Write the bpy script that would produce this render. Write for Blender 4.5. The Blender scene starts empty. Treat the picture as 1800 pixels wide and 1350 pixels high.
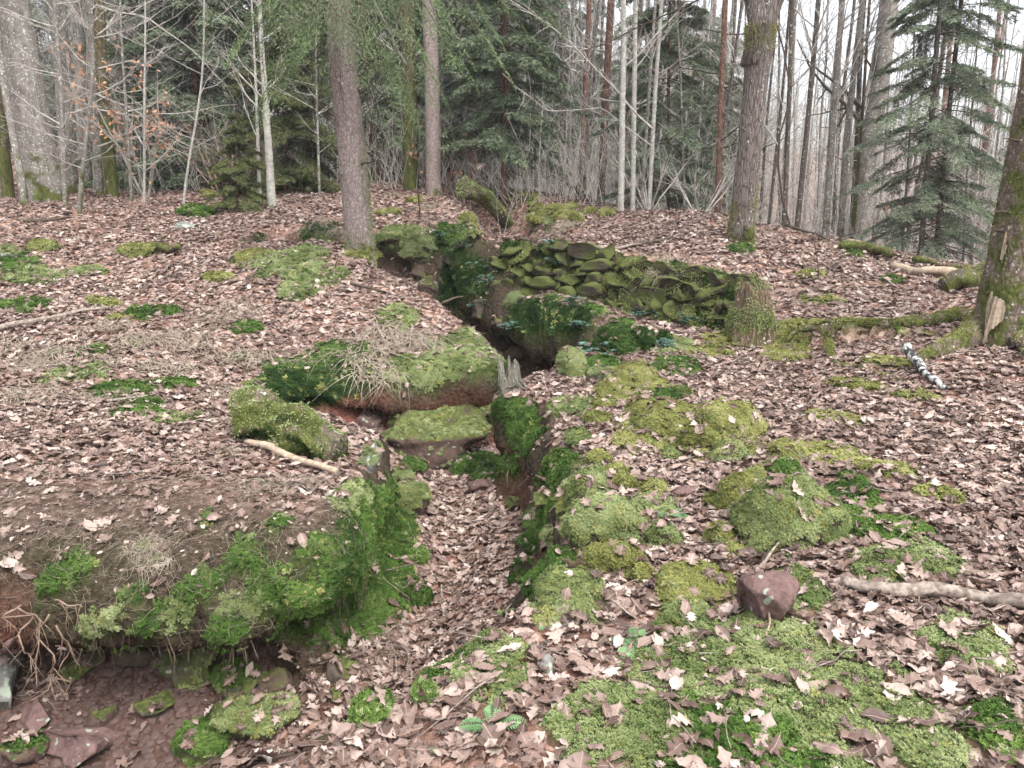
import bpy, math, random
import numpy as np
from mathutils import Vector, Matrix
from mathutils.bvhtree import BVHTree
R = math.radians
rng = np.random.default_rng(7)
random.seed(7)
scene = bpy.context.scene
COL = scene.collection

# ---------------------------------------------------------------- camera, sky, sun, exposure
CAM_Z, PITCH, FPX = 1.5, R(14.0), 1330.0
cam_data = bpy.data.cameras.new('camera')
cam_data.sensor_width = 36.0
cam_data.lens = 36.0 * FPX / 1800.0
cam_data.clip_start, cam_data.clip_end = 0.05, 600.0
cam = bpy.data.objects.new('camera', cam_data)
cam.location = (0, 0, CAM_Z)
cam.rotation_euler = (math.pi / 2 - PITCH, 0, 0)
COL.objects.link(cam)
scene.camera = cam

world = bpy.data.worlds.new('World')
scene.world = world
world.use_nodes = True
wn, wl = world.node_tree.nodes, world.node_tree.links
bg = wn['Background']
sky = wn.new('ShaderNodeTexSky')
sky.sky_type = 'NISHITA'
sky.sun_disc = False
SUN_EL, SUN_AZ = R(62), R(150)
sky.sun_elevation, sky.sun_rotation = SUN_EL, SUN_AZ
sky.air_density, sky.dust_density, sky.ozone_density = 1.0, 4.0, 1.0
hsv = wn.new('ShaderNodeHueSaturation')
hsv.inputs['Saturation'].default_value = 0.30
wl.new(sky.outputs[0], hsv.inputs['Color'])
wl.new(hsv.outputs[0], bg.inputs['Color'])
bg.inputs['Strength'].default_value = 0.15

sun_data = bpy.data.lights.new('sun', 'SUN')
sun_data.energy, sun_data.angle, sun_data.color = 0.9, R(60), (1.0, 0.985, 0.96)
sun = bpy.data.objects.new('sun', sun_data)
sun.rotation_euler = Vector((math.sin(SUN_AZ) * math.cos(SUN_EL), math.cos(SUN_AZ) * math.cos(SUN_EL), math.sin(SUN_EL))).to_track_quat('Z', 'Y').to_euler()
COL.objects.link(sun)

vs = scene.view_settings
vs.view_transform, vs.look, vs.gamma, vs.use_curve_mapping = 'Standard', 'None', 1.0, False
vs.exposure = 1.7
scene.cycles.use_adaptive_sampling = True
scene.cycles.adaptive_threshold = 0.04
scene.cycles.use_denoising = True
scene.cycles.max_bounces = 5
scene.cycles.diffuse_bounces = 3
scene.cycles.glossy_bounces = 2
scene.cycles.transparent_max_bounces = 4
scene.cycles.volume_bounces = 0

# ---------------------------------------------------------------- noise and small maths
_perm = np.random.default_rng(3).random(4096)
def _h(i, j, k=0):
    n = (i * 73856093) ^ (j * 19349663) ^ (np.asarray(k).astype(np.int64) * 83492791)
    return _perm[n & 4095]
def vn2(x, y, s=0):
    x = np.asarray(x, float); y = np.asarray(y, float)
    i = np.floor(x).astype(np.int64); j = np.floor(y).astype(np.int64)
    u = x - i; v = y - j
    u = u * u * (3 - 2 * u); v = v * v * (3 - 2 * v)
    a = _h(i, j, s); b = _h(i + 1, j, s); c = _h(i, j + 1, s); d = _h(i + 1, j + 1, s)
    return (a + (b - a) * u + (c - a) * v + (a - b - c + d) * u * v) * 2 - 1
def fbm2(x, y, s=0, o=4):
    t = 0; a = 1.0
    for n in range(o):
        t = t + a * vn2(np.asarray(x) * 2 ** n + 13.7 * n, np.asarray(y) * 2 ** n - 7.3 * n, s + n); a *= 0.5
    return t / 1.6
def vn3(x, y, z, s=0):
    i = np.floor(x).astype(np.int64); j = np.floor(y).astype(np.int64); k = np.floor(z).astype(np.int64)
    u = x - i; v = y - j; w = z - k
    u = u * u * (3 - 2 * u); v = v * v * (3 - 2 * v); w = w * w * (3 - 2 * w)
    r = 0
    for a in (0, 1):
        for b in (0, 1):
            for c in (0, 1):
                r = r + _h(i + a, j + b, (k + c) * 31 + s) * (u if a else 1 - u) * (v if b else 1 - v) * (w if c else 1 - w)
    return r * 2 - 1
def fbm3(P, f=1.0, s=0, o=3):
    t = 0; a = 1.0
    for n in range(o):
        t = t + a * vn3(P[:, 0] * f * 2 ** n + 5.1 * n, P[:, 1] * f * 2 ** n + 3.3 * n, P[:, 2] * f * 2 ** n - 2.7 * n, s + n); a *= 0.5
    return t / 1.6
def sstep(a, b, x):
    t = np.clip((x - a) / (b - a), 0, 1)
    return t * t * (3 - 2 * t)
def unit(v):
    v = np.asarray(v, float)
    return v / np.maximum(np.sqrt((v * v).sum(-1, keepdims=True)), 1e-9)
def cross(a, b):
    a = np.asarray(a, float); b = np.asarray(b, float)
    return np.stack([a[..., 1] * b[..., 2] - a[..., 2] * b[..., 1], a[..., 2] * b[..., 0] - a[..., 0] * b[..., 2], a[..., 0] * b[..., 1] - a[..., 1] * b[..., 0]], -1)

# ---------------------------------------------------------------- mesh helpers
def mesh_np(name, V, faces, smooth=True):
    """faces: list of (n,k) int arrays"""
    me = bpy.data.meshes.new(name)
    V = np.ascontiguousarray(V, dtype=np.float32)
    faces = [np.ascontiguousarray(f, dtype=np.int32) for f in faces if len(f)]
    me.vertices.add(len(V)); me.vertices.foreach_set('co', V.ravel())
    tot = np.concatenate([np.full(len(f), f.shape[1], np.int32) for f in faces])
    idx = np.concatenate([f.ravel() for f in faces])
    me.loops.add(len(idx)); me.loops.foreach_set('vertex_index', idx)
    me.polygons.add(len(tot))
    me.polygons.foreach_set('loop_start', np.concatenate([[0], np.cumsum(tot)[:-1]]).astype(np.int32))
    me.polygons.foreach_set('loop_total', tot)
    me.polygons.foreach_set('use_smooth', np.full(len(tot), smooth, bool))
    me.update(calc_edges=True)
    return me
def add_attr(me, name, arr):
    a = me.attributes.new(name, 'FLOAT', 'POINT'); a.data.foreach_set('value', np.ascontiguousarray(arr, np.float32))

class MB:
    """collects tubes, blades and grids into one mesh"""
    def __init__(s): s.V = []; s.F4 = []; s.F3 = []; s.n = 0
    def add(s, V, F4=None, F3=None):
        V = np.asarray(V, float)
        if F4 is not None and len(F4): s.F4.append(np.asarray(F4) + s.n)
        if F3 is not None and len(F3): s.F3.append(np.asarray(F3) + s.n)
        s.V.append(V); s.n += len(V)
    def tube(s, P, rad, sides=6, cap=True, bump=0.0, seed=0):
        P = np.asarray(P, float); n = len(P); rad = np.broadcast_to(np.asarray(rad, float), (n,))
        T = np.gradient(P, axis=0); T = unit(T)
        ref = np.array([0.31, 0.17, 0.93]) if abs(T[:, 2].mean()) < 0.85 else np.array([0.93, 0.31, 0.17])
        A = unit(cross(T, ref)); B = cross(T, A)
        th = np.linspace(0, 2 * math.pi, sides, endpoint=False)
        rr = rad[:, None] * np.ones(sides)[None]
        if bump:
            k = np.cumsum(np.concatenate([[0], np.linalg.norm(np.diff(P, axis=0), axis=1)])) / max(rad.max(), 1e-6)
            rr = rr * (1 + bump * vn2(np.cos(th)[None] * 1.7 + k[:, None] * 0.35 + seed, np.sin(th)[None] * 1.7 + k[:, None] * 0.6, seed))
        V = P[:, None] + rr[..., None] * (np.cos(th)[None, :, None] * A[:, None] + np.sin(th)[None, :, None] * B[:, None])
        i = np.arange(n - 1)[:, None] * sides; j = np.arange(sides)[None]; jn = (j + 1) % sides
        F = np.stack([i + j, i + jn, i + sides + jn, i + sides + j], -1).reshape(-1, 4)
        V = V.reshape(-1, 3)
        if cap:
            V = np.vstack([V, P[:1], P[-1:]]); a = n * sides
            j = np.arange(sides); jn = (j + 1) % sides
            F3 = np.vstack([np.stack([np.full(sides, a), jn, j], -1), np.stack([np.full(sides, a + 1), (n - 1) * sides + j, (n - 1) * sides + jn], -1)])
            s.add(V, F, F3)
        else: s.add(V, F)
    def blades(s, P, D, L, W, side=None, droop=0.0):
        """diamond blades: base P, direction D, length L, width W"""
        P = np.asarray(P, float); D = unit(D); n = len(P)
        L = np.broadcast_to(L, (n,))[:, None]; W = np.broadcast_to(W, (n,))[:, None]
        if side is None: side = rng.normal(size=(n, 3))
        S = unit(cross(D, side))
        M = P + D * L * 0.45; E = P + D * L; E = E - np.array([0, 0, 1]) * L * droop; M = M - np.array([0, 0, 1]) * L * droop * 0.25
        V = np.stack([P, M + S * W * 0.5, E, M - S * W * 0.5], 1).reshape(-1, 3)
        b = np.arange(n)[:, None] * 4
        s.add(V, None, np.vstack([b + [0, 1, 2], b + [0, 2, 3]]))
    def mesh(s, name, smooth=True):
        V = np.vstack(s.V); F = []
        if s.F4: F.append(np.vstack(s.F4))
        if s.F3: F.append(np.vstack(s.F3))
        return mesh_np(name, V, F, smooth)
    def obj(s, name, mat, parent=None, smooth=True):
        return mkobj(name, s.mesh(name, smooth), mat, parent)
def mkobj(name, me, mat=None, parent=None, loc=None):
    o = bpy.data.objects.new(name, me); COL.objects.link(o)
    if mat is not None and me is not None and not me.materials: me.materials.append(mat)
    if parent is not None: o.parent = parent
    if loc is not None: o.location = loc
    return o
def tag(o, label=None, cat=None, group=None, kind=None):
    if label: o['label'] = label
    if cat: o['category'] = cat
    if group: o['group'] = group
    if kind: o['kind'] = kind
    return o
def thing(name, label, cat, loc=(0, 0, 0), rz=0.0, group=None):
    o = bpy.data.objects.new(name, None); COL.objects.link(o)
    o.location = loc; o.rotation_euler = (0, 0, rz); o.empty_display_size = 0.1
    return tag(o, label, cat, group)
def copy_tree(root, loc, rz=0.0, sc=1.0, label=None, lean=(0, 0)):
    r = root.copy(); COL.objects.link(r)
    r.location = loc; r.rotation_euler = (lean[0], lean[1], rz); r.scale = (sc, sc, sc) if np.isscalar(sc) else sc
    if label: r['label'] = label
    for ch in KIDS[root.name]:
        c = ch.copy(); COL.objects.link(c); c.parent = r
    return r
KIDS = {}

def euler_from(N, yaw, tilt, tdir):
    """rotation eulers whose z follows normals N with random yaw and an extra tilt"""
    n = len(N); N = unit(N)
    ax = np.stack([np.cos(tdir), np.sin(tdir), np.zeros(n)], 1)
    N = unit(N + ax * np.tan(tilt)[:, None])
    a = np.stack([np.cos(yaw), np.sin(yaw), np.zeros(n)], 1)
    X = unit(a - N * (a * N).sum(1, keepdims=True)); Y = cross(N, X)
    y = np.arcsin(np.clip(-X[:, 2], -1, 1)); x = np.arctan2(Y[:, 2], N[:, 2]); z = np.arctan2(X[:, 1], X[:, 0])
    return np.stack([x, y, z], 1)

def scatter(name, P, E, S, I, coll, label=None, cat=None, parent=None):
    """one object of kind stuff: points that carry instanced small pieces"""
    me = bpy.data.meshes.new(name); me.vertices.add(len(P)); me.vertices.foreach_set('co', np.ascontiguousarray(P, np.float32).ravel())
    a = me.attributes.new('erot', 'FLOAT_VECTOR', 'POINT'); a.data.foreach_set('vector', np.ascontiguousarray(E, np.float32).ravel())
    a = me.attributes.new('escl', 'FLOAT', 'POINT'); a.data.foreach_set('value', np.ascontiguousarray(S, np.float32))
    a = me.attributes.new('eidx', 'INT', 'POINT'); a.data.foreach_set('value', np.ascontiguousarray(I, np.int32))
    o = mkobj(name, me, None, parent)
    g = bpy.data.node_groups.new(name + '_nodes', 'GeometryNodeTree')
    g.interface.new_socket('Geometry', in_out='INPUT', socket_type='NodeSocketGeometry')
    g.interface.new_socket('Geometry', in_out='OUTPUT', socket_type='NodeSocketGeometry')
    N, L = g.nodes, g.links
    gi = N.new('NodeGroupInput'); go = N.new('NodeGroupOutput')
    ip = N.new('GeometryNodeInstanceOnPoints'); ci = N.new('GeometryNodeCollectionInfo')
    ci.inputs['Collection'].default_value = coll; ci.inputs['Separate Children'].default_value = True; ci.inputs['Reset Children'].default_value = True
    ip.inputs['Pick Instance'].default_value = True
    def attr(nm, t):
        q = N.new('GeometryNodeInputNamedAttribute'); q.data_type = t; q.inputs['Name'].default_value = nm; return q.outputs[0]
    e2r = N.new('FunctionNodeEulerToRotation')
    L.new(attr('erot', 'FLOAT_VECTOR'), e2r.inputs[0])
    L.new(gi.outputs[0], ip.inputs['Points']); L.new(ci.outputs[0], ip.inputs['Instance'])
    L.new(attr('eidx', 'INT'), ip.inputs['Instance Index']); L.new(e2r.outputs[0], ip.inputs['Rotation'])
    L.new(attr('escl', 'FLOAT'), ip.inputs['Scale']); L.new(ip.outputs[0], go.inputs[0])
    m = o.modifiers.new('scatter', 'NODES'); m.node_group = g
    return tag(o, label, cat, kind='stuff')
def template_coll(name, meshes):
    c = bpy.data.collections.new(name)
    for i, me in enumerate(meshes):
        c.objects.link(bpy.data.objects.new('%s_%02d' % (name, i), me))
    return c

# ---------------------------------------------------------------- materials
class NT:
    def __init__(s, name, rough=0.85, spec=0.25):
        s.m = bpy.data.materials.new(name); s.m.use_nodes = True
        s.n, s.l = s.m.node_tree.nodes, s.m.node_tree.links
        s.b = s.n['Principled BSDF']; s.b.inputs['Roughness'].default_value = rough
        s.b.inputs['Specular IOR Level'].default_value = spec
    def co(s, kind='Object', scale=(1, 1, 1)):
        t = s.n.new('ShaderNodeTexCoord'); mp = s.n.new('ShaderNodeMapping'); mp.inputs['Scale'].default_value = scale
        s.l.new(t.outputs[kind], mp.inputs[0]); return mp.outputs[0]
    def geo(s, out='Position'): return s.n.new('ShaderNodeNewGeometry').outputs[out]
    def noise(s, co, scale, detail=4, rough=0.6, dist=0.0):
        t = s.n.new('ShaderNodeTexNoise'); t.inputs['Scale'].default_value = scale; t.inputs['Detail'].default_value = detail
        t.inputs['Roughness'].default_value = rough; t.inputs['Distortion'].default_value = dist
        s.l.new(co, t.inputs['Vector']); return t.outputs['Fac']
    def voro(s, co, scale, out='Distance', feature='F1'):
        t = s.n.new('ShaderNodeTexVoronoi'); t.feature = feature; t.inputs['Scale'].default_value = scale
        s.l.new(co, t.inputs['Vector']); return t.outputs[out]
    def attr(s, name):
        t = s.n.new('ShaderNodeAttribute'); t.attribute_name = name; return t.outputs['Fac']
    def rnd(s): return s.n.new('ShaderNodeObjectInfo').outputs['Random']
    def ramp(s, fac, stops):
        t = s.n.new('ShaderNodeValToRGB'); e = t.color_ramp.elements
        while len(e) < len(stops): e.new(0.5)
        for k, (p, c) in enumerate(stops): e[k].position = p; e[k].color = (*c, 1) if len(c) == 3 else c
        s.l.new(fac, t.inputs[0]); return t.outputs[0]
    def band(s, fac, a, b):
        t = s.n.new('ShaderNodeMapRange'); t.inputs['From Min'].default_value = a; t.inputs['From Max'].default_value = b
        s.l.new(fac, t.inputs['Value']); return t.outputs[0]
    def math(s, op, a, b=0.5):
        t = s.n.new('ShaderNodeMath'); t.operation = op
        for k, v in enumerate((a, b)):
            if isinstance(v, (int, float)): t.inputs[k].default_value = v
            else: s.l.new(v, t.inputs[k])
        return t.outputs[0]
    def mix(s, fac, a, b, mode='MIX'):
        t = s.n.new('ShaderNodeMix'); t.data_type = 'RGBA'; t.blend_type = mode
        for k, v in ((0, fac), (6, a), (7, b)):
            if isinstance(v, (int, float)): t.inputs[k].default_value = v
            elif isinstance(v, tuple): t.inputs[k].default_value = (*v, 1)
            else: s.l.new(v, t.inputs[k])
        return t.outputs[2]
    def sep(s, v, k):
        t = s.n.new('ShaderNodeSeparateXYZ'); s.l.new(v, t.inputs[0]); return t.outputs[k]
    def color(s, c):
        if isinstance(c, tuple): s.b.inputs['Base Color'].default_value = (*c, 1)
        else: s.l.new(c, s.b.inputs['Base Color'])
    def bump(s, h, strength=0.5, dist=0.02):
        t = s.n.new('ShaderNodeBump'); t.inputs['Strength'].default_value = strength; t.inputs['Distance'].default_value = dist
        s.l.new(h, t.inputs['Height']); s.l.new(t.outputs[0], s.b.inputs['Normal'])

def m_leaf():
    q = NT('fallen_leaf', 0.55, 0.4); r = q.rnd()
    c = q.ramp(r, [(0.0, (.050, .030, .023)), (.18, (.095, .058, .045)), (.40, (.158, .103, .082)), (.64, (.232, .164, .135)), (.88, (.335, .257, .217)), (1.0, (.47, .39, .34))])
    y = q.math('ABSOLUTE', q.sep(q.co('Object'), 1))
    c = q.mix(q.band(y, .0004, .0016), q.mix(.5, c, (.55, .42, .34)), c)
    lo = q.noise(q.geo(), .9, 1); c = q.mix(q.math('MULTIPLY', q.band(lo, .40, .68), .40), c, (.12, .070, .054))
    q.color(c); return q.m
def m_moss(name, a, b, c):
    q = NT(name, 0.9, 0.15)
    n = q.noise(q.geo(), 3.5, 2); r = q.rnd()
    col = q.ramp(q.math('ADD', n, q.math('MULTIPLY', q.math('SUBTRACT', r, .5), .18)), [(.28, a), (.5, b), (.74, c)])
    q.color(col); return q.m
def m_ground():
    q = NT('ground', 0.95, 0.1); p = q.geo()
    n2 = q.noise(p, 30, 3)
    vt = q.n.new('ShaderNodeTexVoronoi'); vt.inputs['Scale'].default_value = 26; q.l.new(p, vt.inputs['Vector']); v, vd = vt.outputs['Color'], vt.outputs['Distance']
    lf = q.ramp(q.sep(v, 0), [(0, (.07, .035, .027)), (.4, (.17, .095, .07)), (.75, (.29, .185, .145)), (1, (.42, .30, .25))])
    duff = q.ramp(n2, [(.3, (.030, .021, .016)), (.55, (.085, .060, .047)), (.8, (.20, .155, .125))])
    red = q.ramp(n2, [(.25, (.060, .026, .019)), (.55, (.165, .068, .049)), (.8, (.245, .120, .088))])
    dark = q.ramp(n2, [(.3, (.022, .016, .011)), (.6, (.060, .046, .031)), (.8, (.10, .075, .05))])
    grn = q.ramp(n2, [(.3, (.016, .026, .007)), (.6, (.050, .070, .018)), (.8, (.10, .13, .040))])
    grit = q.mix(q.band(vd, .1, .45), (.135, .082, .066), (.080, .046, .036))
    c = q.mix(q.attr('leafy'), duff, lf)
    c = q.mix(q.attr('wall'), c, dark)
    c = q.mix(q.attr('red'), c, red)
    c = q.mix(q.attr('grit'), c, grit)
    c = q.mix(q.attr('moss'), c, grn)
    q.color(c)
    q.bump(n2, .9, .03); return q.m
def m_rock(name, a, b, moss=0.5, lichen=0.15):
    q = NT(name, 0.9, 0.2); o = q.co('Object')
    n = q.noise(o, 9, 4, .65); n2 = q.noise(o, 45, 2)
    c = q.mix(q.band(n, .3, .7), a, b)
    c = q.mix(q.math('MULTIPLY', q.band(n2, .4, .7), .5), c, tuple(x * .4 for x in a))
    if lichen > .08: c = q.mix(q.band(q.noise(o, 22, 1), .60 + (.15 - lichen), .68 + (.15 - lichen)), c, (.30, .34, .27))
    if moss > 0:
        up = q.sep(q.geo('Normal'), 2); n3 = q.noise(q.geo(), 3.5, 2)
        mm = q.band(q.math('ADD', q.math('MULTIPLY', up, .35), n3), .95 - moss * .6, 1.12 - moss * .6)
        c = q.mix(mm, c, q.mix(q.band(n2, .35, .7), (.040, .050, .013), (.125, .140, .042)))
    q.color(c); q.bump(n, .8, .03); return q.m
def m_bark(name, a, b, moss_h=0.0, moss=0.3, lichen=0.3, sx=14, sz=3, deep=0.6, patch=None):
    """bark: ridged furrows, lichen specks, moss that thins out with height (object z)"""
    q = NT(name, 0.92, 0.15); o = q.co('Object', (sx, sx, sz)); o1 = q.co('Object')
    n = q.noise(o, 1.0, 3, .65, .3); v = q.voro(o, 1.2, 'Distance', 'DISTANCE_TO_EDGE') if deep > .3 else None
    c = q.mix(q.band(n, .3, .72), a, b)
    if v: c = q.mix(q.math('MULTIPLY', q.math('SUBTRACT', 1.0, q.band(v, 0.0, .16)), deep), c, tuple(x * .35 for x in a))
    mn = q.noise(o1, 4.5, 3, .65)
    if lichen:
        l1 = q.noise(o1, 30, 1)
        c = q.mix(q.band(q.math('ADD', l1, q.math('MULTIPLY', mn, -.25)), .585 - lichen * .12, .62 - lichen * .12), c, (.40, .43, .37))
    z = q.sep(o1, 2)
    f = q.math('SUBTRACT', q.math('ADD', mn, moss * .35), q.math('MULTIPLY', q.band(z, 0, max(moss_h, .01)), .38))
    c = q.mix(q.band(f, .50, .62), c, q.mix(q.band(n, .35, .7), (.040, .048, .012), (.120, .130, .038)))
    q.color(c); q.bump(v or n, .9, .02); return q.m
def m_plain(name, a, b, scale=20, rough=.85, zs=1.0, sharp=.21):
    q = NT(name, rough, .2); o = q.co('Object', (1, 1, zs)); n = q.noise(o, scale, 2)
    c = q.mix(q.band(n, .51 - sharp, .51 + sharp), a, b); q.color(c); return q.m
def m_needle(name, a, b):
    q = NT(name, .75, .25); n = q.noise(q.geo(), 2.2, 2)
    q.color(q.ramp(n, [(.3, a), (.55, b), (.75, tuple(x * 1.5 for x in b))])); return q.m
M = dict(
    leaf=m_leaf(), ground=m_ground(),
    moss=m_moss('moss', (.085, .112, .036), (.180, .218, .085), (.310, .345, .165)),
    mossd=m_moss('moss_vivid', (.024, .050, .011), (.060, .112, .022), (.125, .195, .045)),
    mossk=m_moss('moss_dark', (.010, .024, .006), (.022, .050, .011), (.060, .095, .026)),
    mossy=m_moss('moss_yellow', (.115, .122, .034), (.220, .225, .070), (.340, .335, .135)),
    mossp=m_moss('moss_pale', (.090, .110, .040), (.170, .200, .085), (.260, .290, .150)),
    redrock=m_rock('red_sandstone', (.110, .066, .060), (.190, .120, .108), -.35, .10),
    rock=m_rock('mossy_rock', (.060, .040, .032), (.130, .085, .068), .55, .10),
    greyrock=m_rock('grey_rock', (.130, .125, .115), (.250, .240, .220), .25, .25),
    darkrock=m_rock('dark_rock', (.062, .048, .038), (.125, .098, .075), .50, .05),
    wallrock=m_rock('wall_rock', (.050, .040, .029), (.105, .085, .062), .95, .06),
    greenrock=m_rock('green_rock', (.058, .056, .034), (.135, .125, .080), .78, .10),
    spruce=m_bark('spruce_bark', (.185, .142, .128), (.345, .280, .258), 1.2, .0, .10, 26, 15, .55),
    mossbark=m_bark('mossy_bark', (.105, .078, .062), (.220, .168, .138), 5.0, .30, .25, 24, 14, .6),
    oak=m_bark('oak_bark', (.105, .084, .073), (.260, .218, .195), 1.7, .22, .25, 40, 5, .9),
    grey=m_bark('grey_bark', (.115, .100, .085), (.260, .235, .208), 2.2, .22, .75, 12, 6, .25),
    pale=m_bark('pale_bark', (.230, .215, .190), (.420, .395, .355), .5, .0, .9, 7, 10, .15),
    darkbark=m_bark('dark_bark', (.070, .055, .046), (.150, .125, .105), 1.5, .15, .35, 24, 5, .5),
    red=m_bark('pine_bark', (.120, .066, .048), (.240, .140, .105), 1.0, .05, .1, 20, 7, .6),
    mossytrunk=m_bark('green_bark', (.075, .060, .035), (.150, .125, .070), 4.0, .55, .2, 16, 6, .5),
    twig=m_plain('twig', (.270, .245, .215), (.500, .465, .420), 8),
    darktwig=m_plain('dark_twig', (.045, .034, .026), (.105, .082, .064), 30),
    deadwood=m_plain('dead_wood', (.120, .095, .078), (.330, .270, .225), 45, .85, 1.0, .16),
    palewood=m_plain('pale_wood', (.240, .180, .125), (.430, .345, .260), 30),
    stumpwood=m_bark('weathered_wood', (.100, .090, .068), (.240, .225, .180), .5, -.1, .0, 60, 3, .7),
    rot=m_bark('rotten_wood', (.070, .048, .032), (.210, .150, .100), .6, .22, .1, 30, 4, .7),
    birch=m_plain('birch_bark', (.030, .030, .030), (.50, .49, .47), 16, .7, 1.0, .07),
    needle=m_needle('spruce_needle', (.064, .086, .050), (.125, .158, .092)),
    needle2=m_needle('blue_spruce_needle', (.078, .100, .064), (.150, .182, .116)),
    needle1=m_needle('lit_needle', (.060, .095, .040), (.125, .175, .075)),  # near spruce crown: light on the needles put into a brighter green
    needle3=m_needle('olive_needle', (.050, .062, .022), (.100, .112, .040)),
    drygrass=m_plain('dry_grass', (.150, .122, .085), (.340, .290, .225), 30),
    greengrass=m_plain('green_grass', (.075, .110, .030), (.180, .220, .075), 18),
    bramble=m_plain('bramble_leaf', (.040, .085, .060), (.105, .175, .138), 12, .6),
    fern=m_plain('fern_leaf', (.085, .165, .065), (.200, .320, .150), 10, .6),
    root=m_plain('root', (.130, .085, .060), (.300, .215, .160), 25),
    pebble=m_plain('pebble', (.055, .036, .030), (.140, .092, .078), 40),
    rootlet=m_plain('rootlet', (.060, .042, .030), (.160, .120, .090), 25),
    beech=m_plain('beech_leaf', (.360, .170, .085), (.560, .330, .210), 12, .6),
    iron=m_plain('rusty_iron', (.035, .024, .018), (.080, .050, .034), 40, .7),
)

# ---------------------------------------------------------------- terrain
# trench floor outline: x, y, wall width, overhang, floor z, soil(0 dark 1 red)
FL = np.array([
    (-4.6, 3.15, .50, .75, -1.05, .6), (-3.2, 3.10, .50, .95, -1.02, .7), (-2.3, 3.12, .50, 1.0, -1.00, .7), (-1.75, 3.05, .52, .9, -.98, .2), (-1.2, 3.08, .44, 1.0, -.96, .1), (-.86, 3.10, .42, .9, -.92, .1),
    (-.68, 3.45, .38, .75, -.88, .0), (-.64, 4.0, .38, .6, -.90, .1), (-.62, 4.7, .40, .35, -.92, .1), (-.72, 5.2, .45, .2, -.90, .1),
    (-1.15, 5.55, .40, .25, -.75, .2), (-1.75, 5.85, .40, .3, -.55, .2), (-1.72, 6.1, .50, .45, -.55, .4), (-1.15, 6.28, .55, .75, -.72, .9), (-.75, 6.42, .50, .7, -.88, .9), (-.15, 6.60, .42, .6, -.90, .7),
    (.0, 6.95, .35, .6, -.85, .2), (-.05, 7.45, .35, .3, -.95, .1), (-.42, 8.05, .32, .2, -.88, .1), (-1.0, 8.75, .30, .2, -.62, .1), (-1.45, 9.15, .28, .2, -.35, .1),
    (-1.50, 9.75, .30, .2, .20, .1), (-2.5, 10.1, .35, .3, .45, .1), (-3.3, 10.3, .35, .3, .62, .1), (-3.3, 10.65, .35, .3, .62, .1), (-2.0, 10.5, .35, .3, .42, .1), (-1.10, 10.0, .35, .3, .25, .1),
    (-.95, 9.45, .40, .3, -.30, .1), (-.45, 8.95, .45, .55, -.55, .1), (.12, 8.35, .45, .8, -.80, .1), (.55, 7.85, .42, .85, -.90, .1), (.85, 7.35, .42, .7, -.92, .1), (.72, 6.95, .40, .5, -.75, .1), (.30, 6.50, .28, .3, -.80, .1),
    (-.10, 6.05, .20, .5, -.88, .2), (-.20, 5.64, .24, .7, -.90, .3), (-.02, 5.2, .45, .3, -.90, .3), (-.02, 4.7, .42, .2, -.90, .2), (-.02, 4.2, .42, .15, -.88, .1), (-.12, 3.6, .50, .0, -.82, .0),
    (-.32, 3.05, .70, .0, -.74, .0), (-.62, 2.60, .75, .0, -.70, .0), (-1.2, 2.15, .8, .0, -.78, .0), (-2.4, 1.7, .8, .0, -.85, .0), (-4.6, 1.2, .9, .0, -.9, .0)])
# open line of the far trench (a shallow ditch beyond the wall)
DITCH = np.array([(-.1, 10.6, .95), (.10, 11.6, .95), (.05, 12.8, 1.0), (-.25, 14.2, 1.1), (-.7, 15.6, 1.3)])
WALL = np.array([(-1.05, 9.62), (-.62, 9.42), (.05, 9.0), (.70, 8.55), (1.30, 8.10), (1.85, 7.72), (2.35, 7.40)])
WALL_H = np.array([.16, .44, .52, .55, .55, .54, .50])

def seg_dist(x, y, A, B):
    dx, dy = B[0] - A[0], B[1] - A[1]
    t = np.clip(((x - A[0]) * dx + (y - A[1]) * dy) / (dx * dx + dy * dy), 0, 1)
    return np.hypot(x - A[0] - t * dx, y - A[1] - t * dy), t
def floor_field(x, y):
    """signed distance to the floor outline and the outline's attributes at the nearest place"""
    best = np.full(x.shape, 1e9); at = np.zeros(x.shape + (4,)); inside = np.zeros(x.shape, bool)
    wsum = np.zeros(x.shape); asum = np.zeros(x.shape + (4,))
    for k in range(len(FL)):
        A, B = FL[k], FL[(k + 1) % len(FL)]
        d, t = seg_dist(x, y, A, B)
        w = 1.0 / (d + .02) ** 4
        wsum += w; asum += w[..., None] * (A[2:] + (B[2:] - A[2:]) * t[..., None])
        best = np.minimum(best, d)
        c = ((A[1] > y) != (B[1] > y)) & (x < (B[0] - A[0]) * (y - A[1]) / (B[1] - A[1] + 1e-12) + A[0])
        inside ^= c
    return np.where(inside, -best, best), asum / wsum[..., None]
def wall_step(x, y):
    """extra height behind the dry stone wall"""
    best = np.full(x.shape, 1e9); h = np.zeros(x.shape); sg = np.zeros(x.shape)
    for k in range(len(WALL) - 1):
        A, B = WALL[k], WALL[k + 1]
        d, t = seg_dist(x, y, A, B); m = d < best
        dx, dy = B - A
        s = (dx * (y - A[1]) - dy * (x - A[0])) / math.hypot(dx, dy)
        best = np.where(m, d, best); h = np.where(m, WALL_H[k] + (WALL_H[k + 1] - WALL_H[k]) * t, h); sg = np.where(m, np.sign(s), sg)
    sd = best * sg
    ends = sstep(3.9, 2.3, x) * sstep(-1.7, -1.0, x)
    sd = sd + .12 * sstep(2.3, 3.0, x)
    return h * np.clip((sd - .04) / (.16 + 1.3 * sstep(2.25, 2.9, x)), 0, 1) * np.exp(-(np.maximum(sd, 0) / 3.2) ** 2) * ends

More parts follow.
